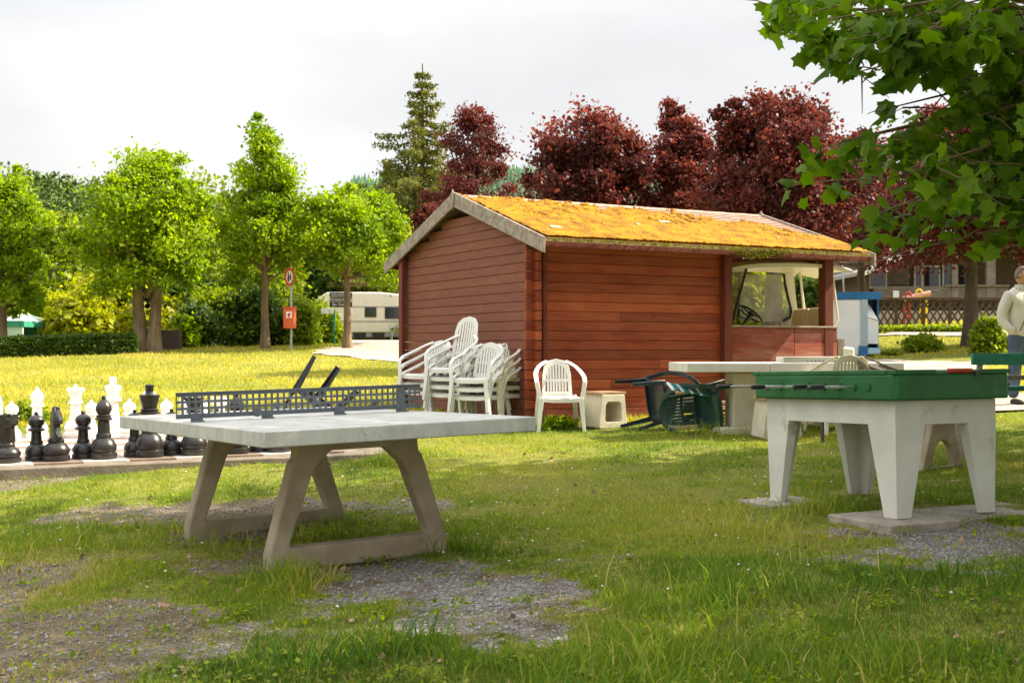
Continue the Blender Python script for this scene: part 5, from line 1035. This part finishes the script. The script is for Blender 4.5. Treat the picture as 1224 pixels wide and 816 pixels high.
def person():
    c = GX(1221, 15.45); t = thing('person', c, R(20), 'standing man in a light grey zip jacket and jeans with one hand in his pocket', 'person')
    t.scale = (1.0,)*3
    hip, ch, nk = (0, 0, .98), (0, .01, 1.28), (0, .015, 1.50)
    body = chainmesh('body', [[(hip, (.13, .10)), ((0, 0, 1.12), (.13, .11)), (ch, (.155, .115)), ((0, .02, 1.42), (.12, .09)), (nk, (.058, .060)), ((0, -.005, 1.575), (.055, .06))],
        [((0, 0, .98), (.13, .10)), ((-.10, 0, .90), .09), ((-.115, -.01, .50), .058), ((-.12, .02, .12), .042)], [((0, 0, .98), (.13, .10)), ((.10, 0, .90), .09), ((.13, -.03, .50), .058), ((.15, 0, .12), .042)],
        [((0, .02, 1.42), (.12, .09)), ((-.18, .02, 1.42), .055), ((-.265, .06, 1.15), .042), ((-.20, -.05, .97), .034), ((-.15, -.075, .95), (.03, .03))], [((0, .02, 1.42), (.12, .09)), ((.18, .02, 1.42), .055), ((.265, .05, 1.15), .042), ((.22, -.10, .96), .034), ((.20, -.13, .91), (.03, .04))]], M['skin'], t, 2)
    # head, shaped from a sphere
    n, k = 24, 20; vs = []; 
    for j in range(k+1):
        ph = math.pi*j/k
        for i in range(n):
            a = 2*math.pi*i/n; x = math.sin(ph)*math.sin(a); y = -math.sin(ph)*math.cos(a); z = math.cos(ph); X, Y_, Z = x*.076, y*.097, z*.118
            if z < 0: X *= 1-.28*z*z; Y_ *= 1-.10*z*z
            if y < 0 and abs(x) < .25 and -.35 < z < .15: Y_ -= .024*(1-abs(x)/.25)*math.sin((z+.35)/.5*math.pi)**.7*(1.2-z)      # nose
            if y < 0 and .02 < z < .30 and .2 < abs(x) < .6: Y_ += .009                                                            # eye sockets
            if y < 0 and .28 < z < .45: Y_ -= .004                                                                                  # brow
            if y < 0 and -.95 < z < -.68 and abs(x) < .35: Y_ -= .008                                                               # chin
            if y < 0 and abs(z+.5) < .06 and abs(x) < .35: Y_ += .004                                                               # mouth line
            vs.append((X, Y_, Z))
    fs = [(j*n+i, j*n+(i+1) % n, (j+1)*n+(i+1) % n, (j+1)*n+i) for j in range(k) for i in range(n)]
    hc = Vector((0, -.025, 1.665)); mb = MB(); rotm = Matrix.Rotation(R(38), 3, 'Z'); mb.add([rotm @ Vector(v)+hc for v in vs], fs); head = mb.build('head', M['skin'], body, smooth=80)
    for s in (-1, 1): e = MB(); p = rotm @ Vector((s*.077, .012, -.005))+hc; e.tube([p+Vector((0, 0, -.03)), p+Vector((0, 0, -.005)), p+Vector((0, 0, .02)), p+Vector((0, 0, .034))], [.006, .013, .016, .006], 8); e.build('ear', M['skin'], body, smooth=60)
    for s in (-1, 1): e = MB(); p = rotm @ Vector((s*.031, -.083, .018))+hc; e.lathe([(.002, -.007), (.008, -.004), (.010, 0), (.008, .004), (.002, .007)], 10, p); e.build('eye', M['black'], body)
    # hair cap: short, recedes at the front
    hv = []; hf = []; idx = {}
    for q, f in enumerate(fs):
        ok = all((vs[a][2] > .058-.0*vs[a][1] and vs[a][1] > -.075) or (vs[a][1] > .0 and vs[a][2] > -.045) or (vs[a][1] > -.02 and vs[a][2] > .02) for a in f)
        if ok:
            g_ = []
            for a in f:
                if a not in idx: idx[a] = len(hv); hv.append(rotm @ (Vector(vs[a])*1.065+Vector((0, .002, .004)))+hc)
                g_.append(idx[a])
            hf.append(tuple(g_))
    mb = MB(); mb.add(hv, hf); hh = mb.build('hair', M['hair'], t, smooth=80); sm = hh.modifiers.new('s', 'SOLIDIFY'); sm.thickness = .010; sm.offset = -1
    # jacket and jeans
    chainmesh('jacket', [[((0, 0, .86), (.185, .15)), ((0, 0, .93), (.198, .155)), ((0, -.01, 1.05), (.20, .165)), ((0, -.005, 1.22), (.195, .155)), ((0, .015, 1.38), (.175, .125)), ((0, .02, 1.46), (.10, .085)), ((0, .012, 1.525), (.072, .075))],
        [((0, .015, 1.38), (.175, .125)), ((-.185, .02, 1.405), .088), ((-.255, .055, 1.22), .076), ((-.275, .06, 1.10), .070), ((-.225, -.04, .975), .056), ((-.17, -.085, .955), .050)], [((0, .015, 1.38), (.175, .125)), ((.185, .02, 1.405), .088), ((.255, .05, 1.22), .076), ((.275, .05, 1.10), .070), ((.235, -.07, .97), .058), ((.215, -.10, .93), .052)]], M['cloth_w'], t, 2)
    mb = MB(); mb.sweep([(.02, -.150, .90), (.02, -.178, 1.05), (.02, -.168, 1.22), (.02, -.125, 1.38), (.02, -.085, 1.47)], .012, .008, (1, 0, 0)); mb.build('zip', M['black'], t)
    mb = MB(); mb.sweep([(-.165, -.150, .95), (-.145, -.168, 1.02), (-.12, -.180, 1.09)], .010, .008, (1, 0, 0)); mb.build('pocket_zip', M['black'], t)
    mb = MB(); mb.lathe([(.072, 1.475), (.078, 1.50), (.079, 1.535), (.074, 1.555), (.066, 1.55)], 20, (0, .008, 0)); mb.build('collar', M['cloth_w'], t, smooth=60)
    chainmesh('jeans', [[((0, 0, 1.04), (.165, .125)), ((0, 0, .95), (.168, .13)), ((0, 0, .88), (.165, .13))], [((0, 0, .88), (.16, .125)), ((-.10, 0, .80), .105), ((-.115, -.01, .50), .085), ((-.12, .02, .08), .070)], [((0, 0, .88), (.16, .125)), ((.10, 0, .80), .105), ((.13, -.03, .50), .085), ((.15, 0, .08), .070)]], M['jeans'], t, 2)
    for x, y in ((-.12, 0), (.15, -.02)): chainmesh('shoe', [[((x, y+.06, .045), .045), ((x, y-.03, .045), .05), ((x, y-.13, .035), .040), ((x, y-.18, .03), .026)]], M['shoe'], t, 2)
person()

# ================================================================ GOLF CART
def wheel(name, p, rad, parent):
    mb = MB(); mb.tube([(p[0], p[1]-.09, p[2]), (p[0], p[1]-.07, p[2]), (p[0], p[1]+.07, p[2]), (p[0], p[1]+.09, p[2])], [rad*.88, rad, rad, rad*.88], 24); w_ = mb.build(name, M['black'], parent); mb = MB(); mb.tube([(p[0], p[1]-.098, p[2]), (p[0], p[1]-.092, p[2])], rad*.55, 16); mb.tube([(p[0], p[1]+.092, p[2]), (p[0], p[1]+.098, p[2])], rad*.55, 16); mb.build('rim', M['steel'], w_)
def golf_cart():
    Y = 17.7; c = GX(922, Y); z0 = .40; t = thing('golf_cart', (c.x, c.y, z0), R(198), 'cream golf cart with a clear rear screen parked behind the terrace parapet', 'golf cart')
    # local +x = forward
    t.rotation_euler = (0, 0, R(180+12)); 
    mb = MB(); mb.prism([(-1.05, .30), (-1.05, .75), (-.55, .80), (-.5, .42), (.35, .36), (.55, .42), (.70, .80), (1.0, .76), (1.18, .52), (1.18, .32)], lambda a, b, d: (a, d, b), -.56, .56); mb.build('body', M['cart_body'], t, bevel=.03, seg=3)
    for x in (-.72, .80):
        for y in (-.5, .5): wheel('wheel', (x, y, .23), .23, t)
    mb = MB(); mb.box((-.28, 0, .80), (.52, 1.05, .13)); mb.build('seat', M['cart_seat'], t, bevel=.04, seg=3)
    for y in (-.27, .27): mb = MB(); mb.box((-.60, y, 1.12), (.12, .50, .44), ry=R(-10)); mb.build('backrest', M['cart_seat'], t, bevel=.05, seg=4)
    mb = MB(); n = 9; 
    for x0, x1, z_, dz in ((-1.02, .95, 1.93, .0),):
        V = []; 
        for i in range(n):
            for j in range(n): a = i/(n-1)*2-1; b = j/(n-1)*2-1; V.append((-.03+a*1.02*(1-.04*b*b), b*.62*(1-.05*a*a), 2.02-.045*a*a-.06*b**4-.05*a**4))
        V += [(x, y, z-.05) for x, y, z in V]; N_ = n*n; fs = []
        for i in range(n-1):
            for j in range(n-1): q = i*n+j; fs += [(q, q+1, q+n+1, q+n), (N_+q+n, N_+q+n+1, N_+q+1, N_+q)]
        rim = list(range(n))+[i*n+n-1 for i in range(1, n)]+[(n-1)*n+j for j in range(n-2, -1, -1)]+[i*n for i in range(n-2, 0, -1)]
        for q in range(len(rim)): a, b = rim[q], rim[(q+1) % len(rim)]; fs.append((a, N_+a, N_+b, b))
        mb.add(V, fs)
    mb.build('roof', M['cart_body'], t, smooth=50)
    for y in (-.52, .52):
        mb = MB(); mb.tube([(.92, y, .78), (.80, y, 1.2), (.60, y, 1.93)], .02, 8); mb.build('front_post', M['black'], t)
        mb = MB(); mb.tube([(-.62, y*.98, .80), (-.72, y, 1.05), (-.80, y, 1.15), (-.74, y, 1.6), (-.70, y, 1.94)], .022, 8); mb.build('rear_post', M['cart_body'], t)
    mb = MB(); mb.hexa([(.93, -.50, .80), (.93, .50, .80), (.935, .50, .80), (.935, -.50, .80)], [(.61, -.50, 1.9), (.61, .50, 1.9), (.615, .50, 1.9), (.615, -.50, 1.9)]); mb.build('windscreen', M['film'], t)
    # clear side curtain on the far side, framed in black: it faces the camera
    y = .50
    fr = [(-.50, y, 1.90), (-.52, y, 1.5), (-.60, y, 1.20), (-.50, y, 1.10), (-.3, y, 1.06), (.15, y, 1.06)]
    mb = MB(); mb.tube([(-.46, -.56, 1.88), (-.48, -.56, 1.7), (-.58, -.56, 1.32), (-.56, -.56, 1.22), (-.44, -.56, 1.16)], .020, 8); mb.build('curtain_frame', M['black'], t, smooth=60); mb = MB(); mb.tube([(.27, -.56, 1.86), (.28, -.56, 1.22)], .022, 8); mb.tube([(.27, -.56, 1.22), (.10, -.56, 1.17)], .014, 6); mb.build('curtain_frame', M['black'], t, smooth=60)
    mb = MB(); mb.prism([(-.47, 1.87), (-.58, 1.30), (-.54, 1.20), (-.40, 1.15), (.10, 1.15), (.26, 1.18), (.26, 1.87)], lambda a, b, d: (a, d, b), -.565, -.561); mb.build('clear_curtain', M['film'], t)
    mb = MB(); mb.prism([(-.47, 1.9), (-.62, 1.9), (-.72, 1.0), (-.62, .85), (-.40, 1.0), (-.42, 1.14), (-.58, 1.2), (-.60, 1.3)], lambda a, b, d: (a, d, b), -.575, -.567); mb.build('side_panel', M['cart_body'], t)
    # steering wheel
    mb = MB(); cz = Vector((.42, .22, 1.24)); ax = Vector((-.62, 0, .78)).normalized(); s1 = Vector((0, 1, 0)); s2 = ax.cross(s1); mb.tube([cz+(s1*math.cos(a)+s2*math.sin(a))*.19 for a in [i*math.pi/12 for i in range(25)]], .017, 8, False)
    for a in (.5, 2.6, 4.7): mb.tube([cz, cz+(s1*math.cos(a)+s2*math.sin(a))*.19], .014, 6)
    mb.tube([cz-ax*.03, cz+ax*.02], .05, 12); mb.tube([cz, cz-ax*.5], .022, 8); mb.build('steering_wheel', M['black'], t, smooth=60)
golf_cart()

# ================================================================ CABINET, SIGNS, CARAVAN, TENT
def text(s, loc, size, m, parent, rz=0, rx=90, align='CENTER', name='lettering', vertical=False, depth=.002):
    cu = bpy.data.curves.new(name, 'FONT'); cu.body = s; cu.size = size; cu.extrude = depth; cu.align_x = align; cu.align_y = 'CENTER'; o = bpy.data.objects.new(name, cu); col.objects.link(o); o.location = loc; o.rotation_euler = (R(rx), R(vertical or 0), R(rz)); cu.materials.append(m); o.parent = parent; bpy.context.view_layer.update(); me = bpy.data.meshes.new_from_object(o); o2 = bpy.data.objects.new(name, me); col.objects.link(o2); o2.location = o.location; o2.rotation_euler = o.rotation_euler; o2.parent = parent; bpy.data.objects.remove(o); return o2
def cabinet():
    c = G(1018, 428); Y = c.y; s = Y/F; w = 40*s; h = 79*s; t = thing('service_cabinet', c, R(-9), 'tall white cabinet with blue trim and an open dispensing bay', 'cabinet'); W1 = 30*s; W2 = 33*s; dd = .75
    mb = MB(); mb.prism([(-W1, .0), (-W1, dd), (W2*.56, dd), (W2*.56, 0)], lambda a, b, d: (a, b, d), .06, h-.16); mb.build('body', M['cab_white'], t, bevel=.01)
    mb = MB(); mb.box(((-W1+W2)/2, dd/2, h-.08), (W1+W2+.04, dd+.04, .16)); mb.build('top_trim', M['cab_blue'], t, bevel=.01)
    mb = MB(); mb.box((W2*.44, -.012, h/2-.05), (W2*.24, .03, h-.22)); mb.build('front_strip', M['cab_grey'], t, bevel=.004)
    # bay on the right: back, side wall, chute
    mb = MB(); mb.box((W2*.77, dd-.03, h/2), (W2*.44, .04, h-.2)); mb.box((W2-.02, dd/2+.1, h/2), (.03, dd-.2, h-.2)); mb.build('bay_lining', M['cab_blue'], t)
    mb = MB(); mb.prism([(W2*.57, h*.62), (W2-.03, h*.56), (W2-.03, .3), (W2*.57, .3)], lambda a, b, d: (a, d, b), .05, .5); mb.build('front_panel', M['cab_white'], t, bevel=.01)
    mb = MB(); mb.hexa([(W2*.57, .03, h*.62), (W2-.04, .03, h*.57), (W2-.06, .3, h*.58), (W2*.58, .3, h*.62)], [(W2*.57, .03, h*.64), (W2-.04, .03, h*.585), (W2*.7, .34, h*.82), (W2*.58, .34, h*.84)]); mb.build('chute', M['white'], t, bevel=.006)
    mb = MB(); mb.box((W2*.40, -.02, .16), (W2*.32, .03, .20)); mb.build('base_trim', M['cab_blue'], t); mb = MB(); mb.box((W2*.78, .01, .16), (W2*.42, .04, .12)); mb.build('base_trim', M['cab_blue_light'], t)
    text('WASSERTANK', (W2*.44, -.032, h*.55), .085, M['cab_blue_light'], t, vertical=90)
cabinet()
def round_sign():
    c = GX(348, 34.6); s = c.y/F; t = thing('road_sign', c, R(-48), 'round white sign with a red ring on a grey pole', 'sign'); h = EYE+(HV-331)*s-c.z
    mb = MB(); mb.tube([(0, 0, -.3), (0, 0, h+.30)], .035, 10); mb.build('pole', M['pole'], t)
    for nm, m_, r0, r1, y in (('disc', 'white', 0, .24, -.05), ('ring', 'sign_red', .19, .265, -.052)):
        mb = MB(); n = 32
        if r0: mb.ring([(r1*math.cos(a), r1*math.sin(a)) for a in [6.2832*i/n for i in range(n)]], [(r0*math.cos(a), r0*math.sin(a)) for a in [6.2832*i/n for i in range(n)]], lambda a, b, d: (a, d, h+b), y-.012, y)
        else: mb.tube([(0, y, h), (0, y+.01, h)], r1, 32)
        mb.build(nm, M[m_], t, smooth=30)
    # figure of two walkers
    mb = MB(); 
    for (x, sc) in ((-.05, 1), (.07, .7)):
        mb.tube([(x, -.064, h+.12*sc), (x, -.068, h+.12*sc)], .028*sc, 10); mb.prism([(x-.035*sc, -.0+.08*sc), (x+.035*sc, .08*sc), (x+.05*sc, -.04*sc), (x+.03*sc, -.14*sc), (x-.03*sc, -.14*sc), (x-.05*sc, -.04*sc)], lambda a, b, d: (a, d, h+b), -.068, -.064)
    mb.build('pictogram', M['sign_dark'], t)
    b = thing('waste_bin', c+Vector((0, 0, 0)), R(-12), 'orange red waste bin hanging on the pole under the round sign', 'bin'); z1 = EYE+(HV-368)*s-c.z; z0 = EYE+(HV-392.5)*s-c.z
    mb = MB(); mb.box((0, -.10, (z0+z1)/2), (.33, .20, z1-z0)); mb.build('box', M['bin_red'], b, bevel=.015); mb = MB(); mb.box((0, -.10, z1+.015), (.36, .23, .03)); mb.build('lid', M['bin_red'], b, bevel=.006)
    mb = MB(); mb.box((0.02, -.203, z1-.20), (.17, .006, .18)); mb.build('sticker', M['white'], b); mb = MB(); mb.prism([(-.02, z1-.27), (.03, z1-.27), (.07, z1-.17), (.04, z1-.14), (-.01, z1-.17), (-.03, z1-.2)], lambda a, b_, d: (a, d, b_), -.209, -.205); mb.build('pictogram', M['sign_red'], b)
round_sign()
def board_sign():
    c = GX(404, 41); s = 41/F; t = thing('direction_sign', c, 0, 'dark board sign with three white lines of writing behind the small round maple', 'sign'); z = lambda v: EYE+(HV-v)*s-c.z
    for i, (v0, v1, tx_) in enumerate(((349.5, 355, 'Schwimmbad'), (355.4, 360.6, 'Ferienwohnung'), (361, 367, 'Bar Freibad'))): mb = MB(); mb.box((.1, 0, (z(v0)+z(v1))/2), (27*s, .03, z(v0)-z(v1))); b = mb.build('board', M['sign_dark'], t); text(tx_, (.1, -.02, (z(v0)+z(v1))/2), .125, M['white'], b)
    mb = MB(); mb.box((-.15, .04, z(385)/2+.1), (.09, .07, z(367)+.1)); mb.build('post', M['bench_green'], t); mb = MB(); mb.tube([(.35, .04, -.2), (.35, .04, z(352))], .04, 8); mb.build('post', M['pole'], t)
    for x, v in ((-.36, 369), (.28, 369)): mb = MB(); mb.box((x, -.01, z(371.5)), (.42, .015, .20)); mb.build('notice', M['white'], t)
board_sign()
def caravan():
    Y = 48.5; c = GX(430, Y); s = Y/F; t = thing('caravan', c, R(0), 'cream caravan with dark windows parked beyond the road', 'caravan'); z = lambda v: EYE+(HV-v)*s-c.z; x = lambda u: (u-612)*s-c.x
    P = [(x(374), z(398)), (x(375), z(366)), (x(381), z(355)), (x(391), z(349)), (x(455), z(349)), (x(490), z(353)), (x(502), z(368)), (x(500), z(398))]
    mb = MB(); mb.prism(P, lambda a, b, d: (a, d, b), 0, 2.1); mb.build('body', M['caravan'], t, bevel=.08, seg=4)
    mb = MB(); mb.box(((x(376)+x(500))/2, 1.05, (z(392)+z(403))/2), (x(499)-x(377), 2.02, z(392)-z(403))); mb.build('skirt', M['caravan_grey'], t, bevel=.03)
    mb = MB(); mb.box(((x(376)+x(500))/2, -.005, z(384)), (x(499)-x(376), .02, .05)); mb.box(((x(376)+x(500))/2, -.005, z(366.5)), (x(499)-x(376), .02, .035)); mb.build('trim', M['caravan_grey'], t)
    for u0, u1, v0, v1 in ((436, 450, 367, 379), (460, 486, 367, 381), (376, 387, 368, 381)): mb = MB(); mb.box(((x(u0)+x(u1))/2, -.02, (z(v0)+z(v1))/2), (x(u1)-x(u0), .03, z(v0)-z(v1))); mb.build('window', M['glass_dark'], t, bevel=.03, seg=3)
    mb = MB(); mb.box(((x(388)+x(402))/2, -.008, (z(369)+z(397))/2), (x(402)-x(388), .02, z(369)-z(397))); mb.build('door', M['caravan'], t, bevel=.01)
    for u in (430, 452): mb = MB(); mb.tube([(x(u), .02, .26), (x(u), .18, .26)], .26, 20); mb.build('wheel', M['black'], t)
    mb = MB(); mb.tube([(x(468), -.25, 0), (x(474), -.2, z(388))], .03, 6); mb.tube([(x(470), -.25, 0), (x(466), -.2, z(388))], .03, 6); mb.build('step_frame', M['pole'], t)
caravan()
def tent():
    Y = 38; c = GX(-6, Y); s = Y/F; t = thing('party_tent', c, R(0), 'green party tent with a pale roof behind the hedge at the left edge', 'tent'); z = lambda v: EYE+(HV-v)*s-c.z; x1 = 34*s; x0 = -60*s
    e = z(383.5); a = z(372); mb = MB(); mb.add([(x0, 0, e), (x1, 0, e), (x1, 2.6, e), (x0, 2.6, e), ((x0+x1)/2, 1.3, a+.25), (x1-.5, 1.3, a), (x0+.5, 1.3, a)], [(0, 1, 5, 6), (2, 3, 6, 5), (1, 2, 5), (3, 0, 6)]); mb.build('roof', M['tent_pale'], t, smooth=0).modifiers.new('s', 'SOLIDIFY').thickness = .02
    mb = MB(); mb.box(((x0+x1)/2, -.01, e-.09), (x1-x0, .02, .20)); mb.box((x1+.01, 1.3, e-.09), (.02, 2.6, .20)); mb.build('valance', M['tent_green'], t)
    for x in (x0+.04, x1-.04, x1-.55):
        for y in (.03, 2.57): mb = MB(); mb.tube([(x, y, -.1), (x, y, e)], .03, 8); mb.build('pole', M['white'], t)
    mb = MB(); mb.box(((x0+x1)/2, 2.56, e/2), (x1-x0-.1, .02, e)); mb.build('side_wall', M['tent_green'], t); mb = MB(); mb.box((x1-.3, 0.02, .55*e), (.46, .015, .5*e)); mb.build('window_panel', M['tent_pale'], t)
tent()
def flag():
    c = GX(82, 45); s = 45/F; t = thing('flag', c, R(10), 'small white flag hanging limp on a thin pole above the long hedge', 'flag'); z = lambda v: EYE+(HV-v)*s-c.z
    mb = MB(); mb.tube([(0, 0, -.2), (0, 0, z(366))], .03, 6); mb.build('pole', M['white'], t); V = []; fs = []
    for i in range(7):
        for j in range(7): q = i/6; V.append((-q*.28+.03*math.sin(j*2), .05*math.sin(q*7+j), z(368)-j/6*.50*(1-.3*q)-q*.25))
    for i in range(6):
        for j in range(6): a = i*7+j; fs.append((a, a+1, a+8, a+7))
    mb = MB(); mb.add(V, fs); mb.build('cloth', M['white'], t).modifiers.new('s', 'SOLIDIFY').thickness = .01
flag()
def van_roof(u0, u1, vt, vb, Y, m, label, name='caravan'):
    c = GX((u0+u1)/2, Y); s = Y/F; t = thing(name, c, 0, label, name.replace('_', ' ')); w = (u1-u0)*s; h = EYE+(HV-vt)*s-c.z
    mb = MB(); mb.prism([(-w/2, .3), (-w/2, h-.35), (-w/2+.25, h), (w/2-.25, h), (w/2, h-.35), (w/2, .3)], lambda a, b, d: (a, d, b), 0, 2.1); mb.build('body', m, t, bevel=.06, seg=3)
    mb = MB(); mb.box((0, -.01, h-.62), (w*.4, .03, .45)); mb.build('window', M['glass_dark'], t, bevel=.02)
    for x in (-w*.1, w*.14): mb = MB(); mb.tube([(x, -.02, .32), (x, .16, .32)], .32, 18); mb.build('wheel', M['black'], t)
van_roof(72, 112, 397, 410, 46, M['caravan'], 'caravan of which only the pale roof shows above the long hedge'); van_roof(148, 208, 396.5, 410, 43, M['caravan'], 'pale caravan half hidden behind the broad maple trunk')
mb = MB(); mb.box((0, 0, .27), (.75, .3, .62)); o = mb.build('planter_box', M['house'], None, bevel=.02); o.location = GX(201, 35.3); tag(o, 'brown wooden box in front of the short hedge', 'planter')

# ================================================================ HOUSE AND FENCE AT THE RIGHT
def house():
    Y = 40; c = GX(1110, Y); s = Y/F; t = thing('timber_house', c, R(0), 'dark brown timber house with a raised porch behind the lattice fence', 'house'); z = lambda v: EYE+(HV-v)*s-c.z; x = lambda u, d=0: (u-612)/F*(Y+d)-c.x
    fl = z(357)-.2; ev = z(300)
    mb = MB(); mb.box(((x(1038)+x(1290))/2, 3.2, (ev-.3)/2), (x(1290)-x(1042), 3.4, ev+.3)); mb.build('wall', M['house'], t)
    mb = MB(); mb.box(((x(1050)+x(1128))/2, 1.48, (z(303)+z(338))/2), (x(1078)-x(1048), .04, z(306)-z(340))); mb.build('wall_panel', M['house_pale'], t)
    # porch parapet
    mb = MB()
    for i in range(7): hh = (z(342)-z(358))/7; mb.box(((x(1044)+x(1205))/2, 0, z(358)+hh*(i+.5)), (x(1205)-x(1044), .06, hh-.012))
    mb.build('porch_parapet', M['house_pale'], t)
    mb = MB(); mb.box(((x(1128)+x(1205))/2, -.04, z(341.5)), (x(1205)-x(1128), .14, .05)); mb.build('parapet_rail', M['house_pale'], t)
    for u, w_ in ((1036, .16), (1141, .20), (1184, .30), (1102, .10)): mb = MB(); mb.box((x(u), .02, (z(358)+z(296))/2), (w_, .15, z(296)-z(358))); mb.build('porch_post', M['house_pale'] if u != 1036 else M['house'], t)
    for u0, u1, v0, v1 in ((1112, 1140, 316, 343), (1147, 1183, 312, 340), (1056, 1074, 312, 340)):
        mb = MB(); mb.box(((x(u0)+x(u1))/2, 1.45, (z(v0)+z(v1))/2), (x(u1)-x(u0)+.12, .06, z(v0)-z(v1)+.12)); w_ = mb.build('window', M['white'], t); mb = MB(); mb.box(((x(u0)+x(u1))/2, 1.41, (z(v0)+z(v1))/2), (x(u1)-x(u0), .04, z(v0)-z(v1))); mb.build('pane', M['glass_dark'], w_)
    mb = MB(); mb.box((x(1170), .6, z(330)), (.28, .06, .8)); mb.build('towel', M['yellow'], t)
    # roof: gable with pale barge boards
    a, b, pk = x(1026), x(1300), x(1165); zl = z(325); zp = z(262)
    for (p, q, zq0, zq1) in ((a, pk, zl, zp), (pk, b, zp, z(322))):
        mb = MB(); mb.hexa([(p, -.5, zq0-.12), (q, -.5, zq1-.12), (q, 5.2, zq1-.12), (p, 5.2, zq0-.12)], [(p, -.5, zq0), (q, -.5, zq1), (q, 5.2, zq1), (p, 5.2, zq0)]); r_ = mb.build('roof', M['roof_grey'], t)
        mb = MB(); mb.hexa([(p, -.56, zq0-.18), (q, -.56, zq1-.18), (q, -.51, zq1-.18), (p, -.51, zq0-.18)], [(p, -.56, zq0+.02), (q, -.56, zq1+.02), (q, -.51, zq1+.02), (p, -.51, zq0+.02)]); mb.build('barge_board', M['white'], r_)
    mb = MB(); mb.box(((x(1042)+x(1200))/2, -.10, z(381)), (x(1200)-x(1042), .06, z(372)-z(391))); mb.build('foundation_or_lit_strip', M['path'], t)  # pale strip added to stand in for sunlit ground behind the lattice
    mb = MB(); mb.prism([(x(1045), ev-.2), (pk, zp-.14), (x(1290), ev-.2)], lambda a_, b_, d: (a_, d, b_), 1.52, 1.62); mb.build('gable', M['house'], t)
    for u in (1020,): mb = MB(); mb.tube([(x(1017), .5, 0), (x(1010), .5, z(300))], .03, 6); mb.build('stay', M['pole'], t)
    mb = MB(); mb.box((x(1070), -.08, z(352)), (.20, .03, .26)); mb.build('notice', M['white'], t)
house()
def lattice():
    A = GX(1040, 36.3); B = GX(1200, 36.3); s = 36.3/F; L_ = B.x-A.x; t = thing('lattice_fence', A, 0, 'dark criss-cross lattice fence in front of the brown house', 'fence'); h1 = EYE+(HV-356)*s-A.z; zb = EYE+(HV-391)*s-A.z
    n = 19; mb = MB(); w = L_/n*1.0; hgt = h1-zb-.05
    for k in range(-3, n+3):
        for d, y in ((1, 0), (-1, .022)):
            x0 = k*w; x1 = x0+d*hgt*.62; za, zb_ = zb, zb+hgt
            if x0 < 0 and x1 < 0 or x0 > L_ and x1 > L_: continue
            def cl(xa, z_a, xb, z_b):
                if xa < 0: z_a += (z_b-z_a)*(0-xa)/(xb-xa); xa = 0
                if xa > L_: z_a += (z_b-z_a)*(L_-xa)/(xb-xa); xa = L_
                return xa, z_a
            p = cl(x0, za, x1, zb_); q = cl(x1, zb_, x0, za); mb.sweep([(p[0], y, p[1]), (q[0], y, q[1])], .05, .018, (1, 0, 0))
    mb.build('lattice', M['lattice'], t, smooth=0)
    mb = MB(); mb.box((L_/2, 0, h1-.03), (L_+.1, .09, .08)); mb.box((L_/2, 0, zb), (L_, .05, .05)); mb.build('rail', M['lattice'], t)
    for k in range(6): mb = MB(); mb.box((L_*k/5, .05, h1/2-.1), (.09, .09, h1+.15)); mb.build('post', M['lattice'], t)
    A2 = GX(925, 37); t2 = thing('lattice_fence', A2, 0, 'piece of lattice fence seen between cart and hut post', 'fence'); mb = MB()
    for k in range(13):
        for d, y in ((1, 0), (-1, .02)): mb.sweep([(k*.20, y, zb), (k*.20+d*.40, y, zb+.7)], .05, .018, (1, 0, 0))
    mb.build('lattice', M['lattice'], t2, smooth=0); mb = MB(); mb.box((1.2, 0, zb+.72), (2.9, .07, .06)); mb.build('rail', M['lattice'], t2)
lattice()
def toys():
    c = GX(1098, 38.2); s = 38.2/F; z = lambda v: EYE+(HV-v)*s-c.z; x = lambda u: (u-612)*s-c.x; t = thing('play_frame', c, 0, 'colourful childrens play frame with yellow and red rings behind the fence', 'play frame')
    mb = MB(); mb.tube([(x(1080), 0, z(357.5)), (x(1100), 0, z(353)), (x(1112), 0, z(350.5))], .09, 10); mb.build('slide', M['pink'], t, smooth=60)
    for u, v, m_ in ((1085, 354, 'red'), (1098, 350.5, 'yellow')): mb = MB(); mb.tube([(x(u)+.09*math.cos(a), -.05, z(v)+.12*math.sin(a)) for a in [i*math.pi/8 for i in range(17)]], .035, 6, False); mb.build('ring', M[m_], t)
    for u in (1080, 1086, 1100, 1106): mb = MB(); mb.tube([(x(u), 0, 0), (x(u)+.05, 0, z(357))], .05, 6); mb.build('leg', M['yellow' if u > 1090 else 'red'], t)
toys()
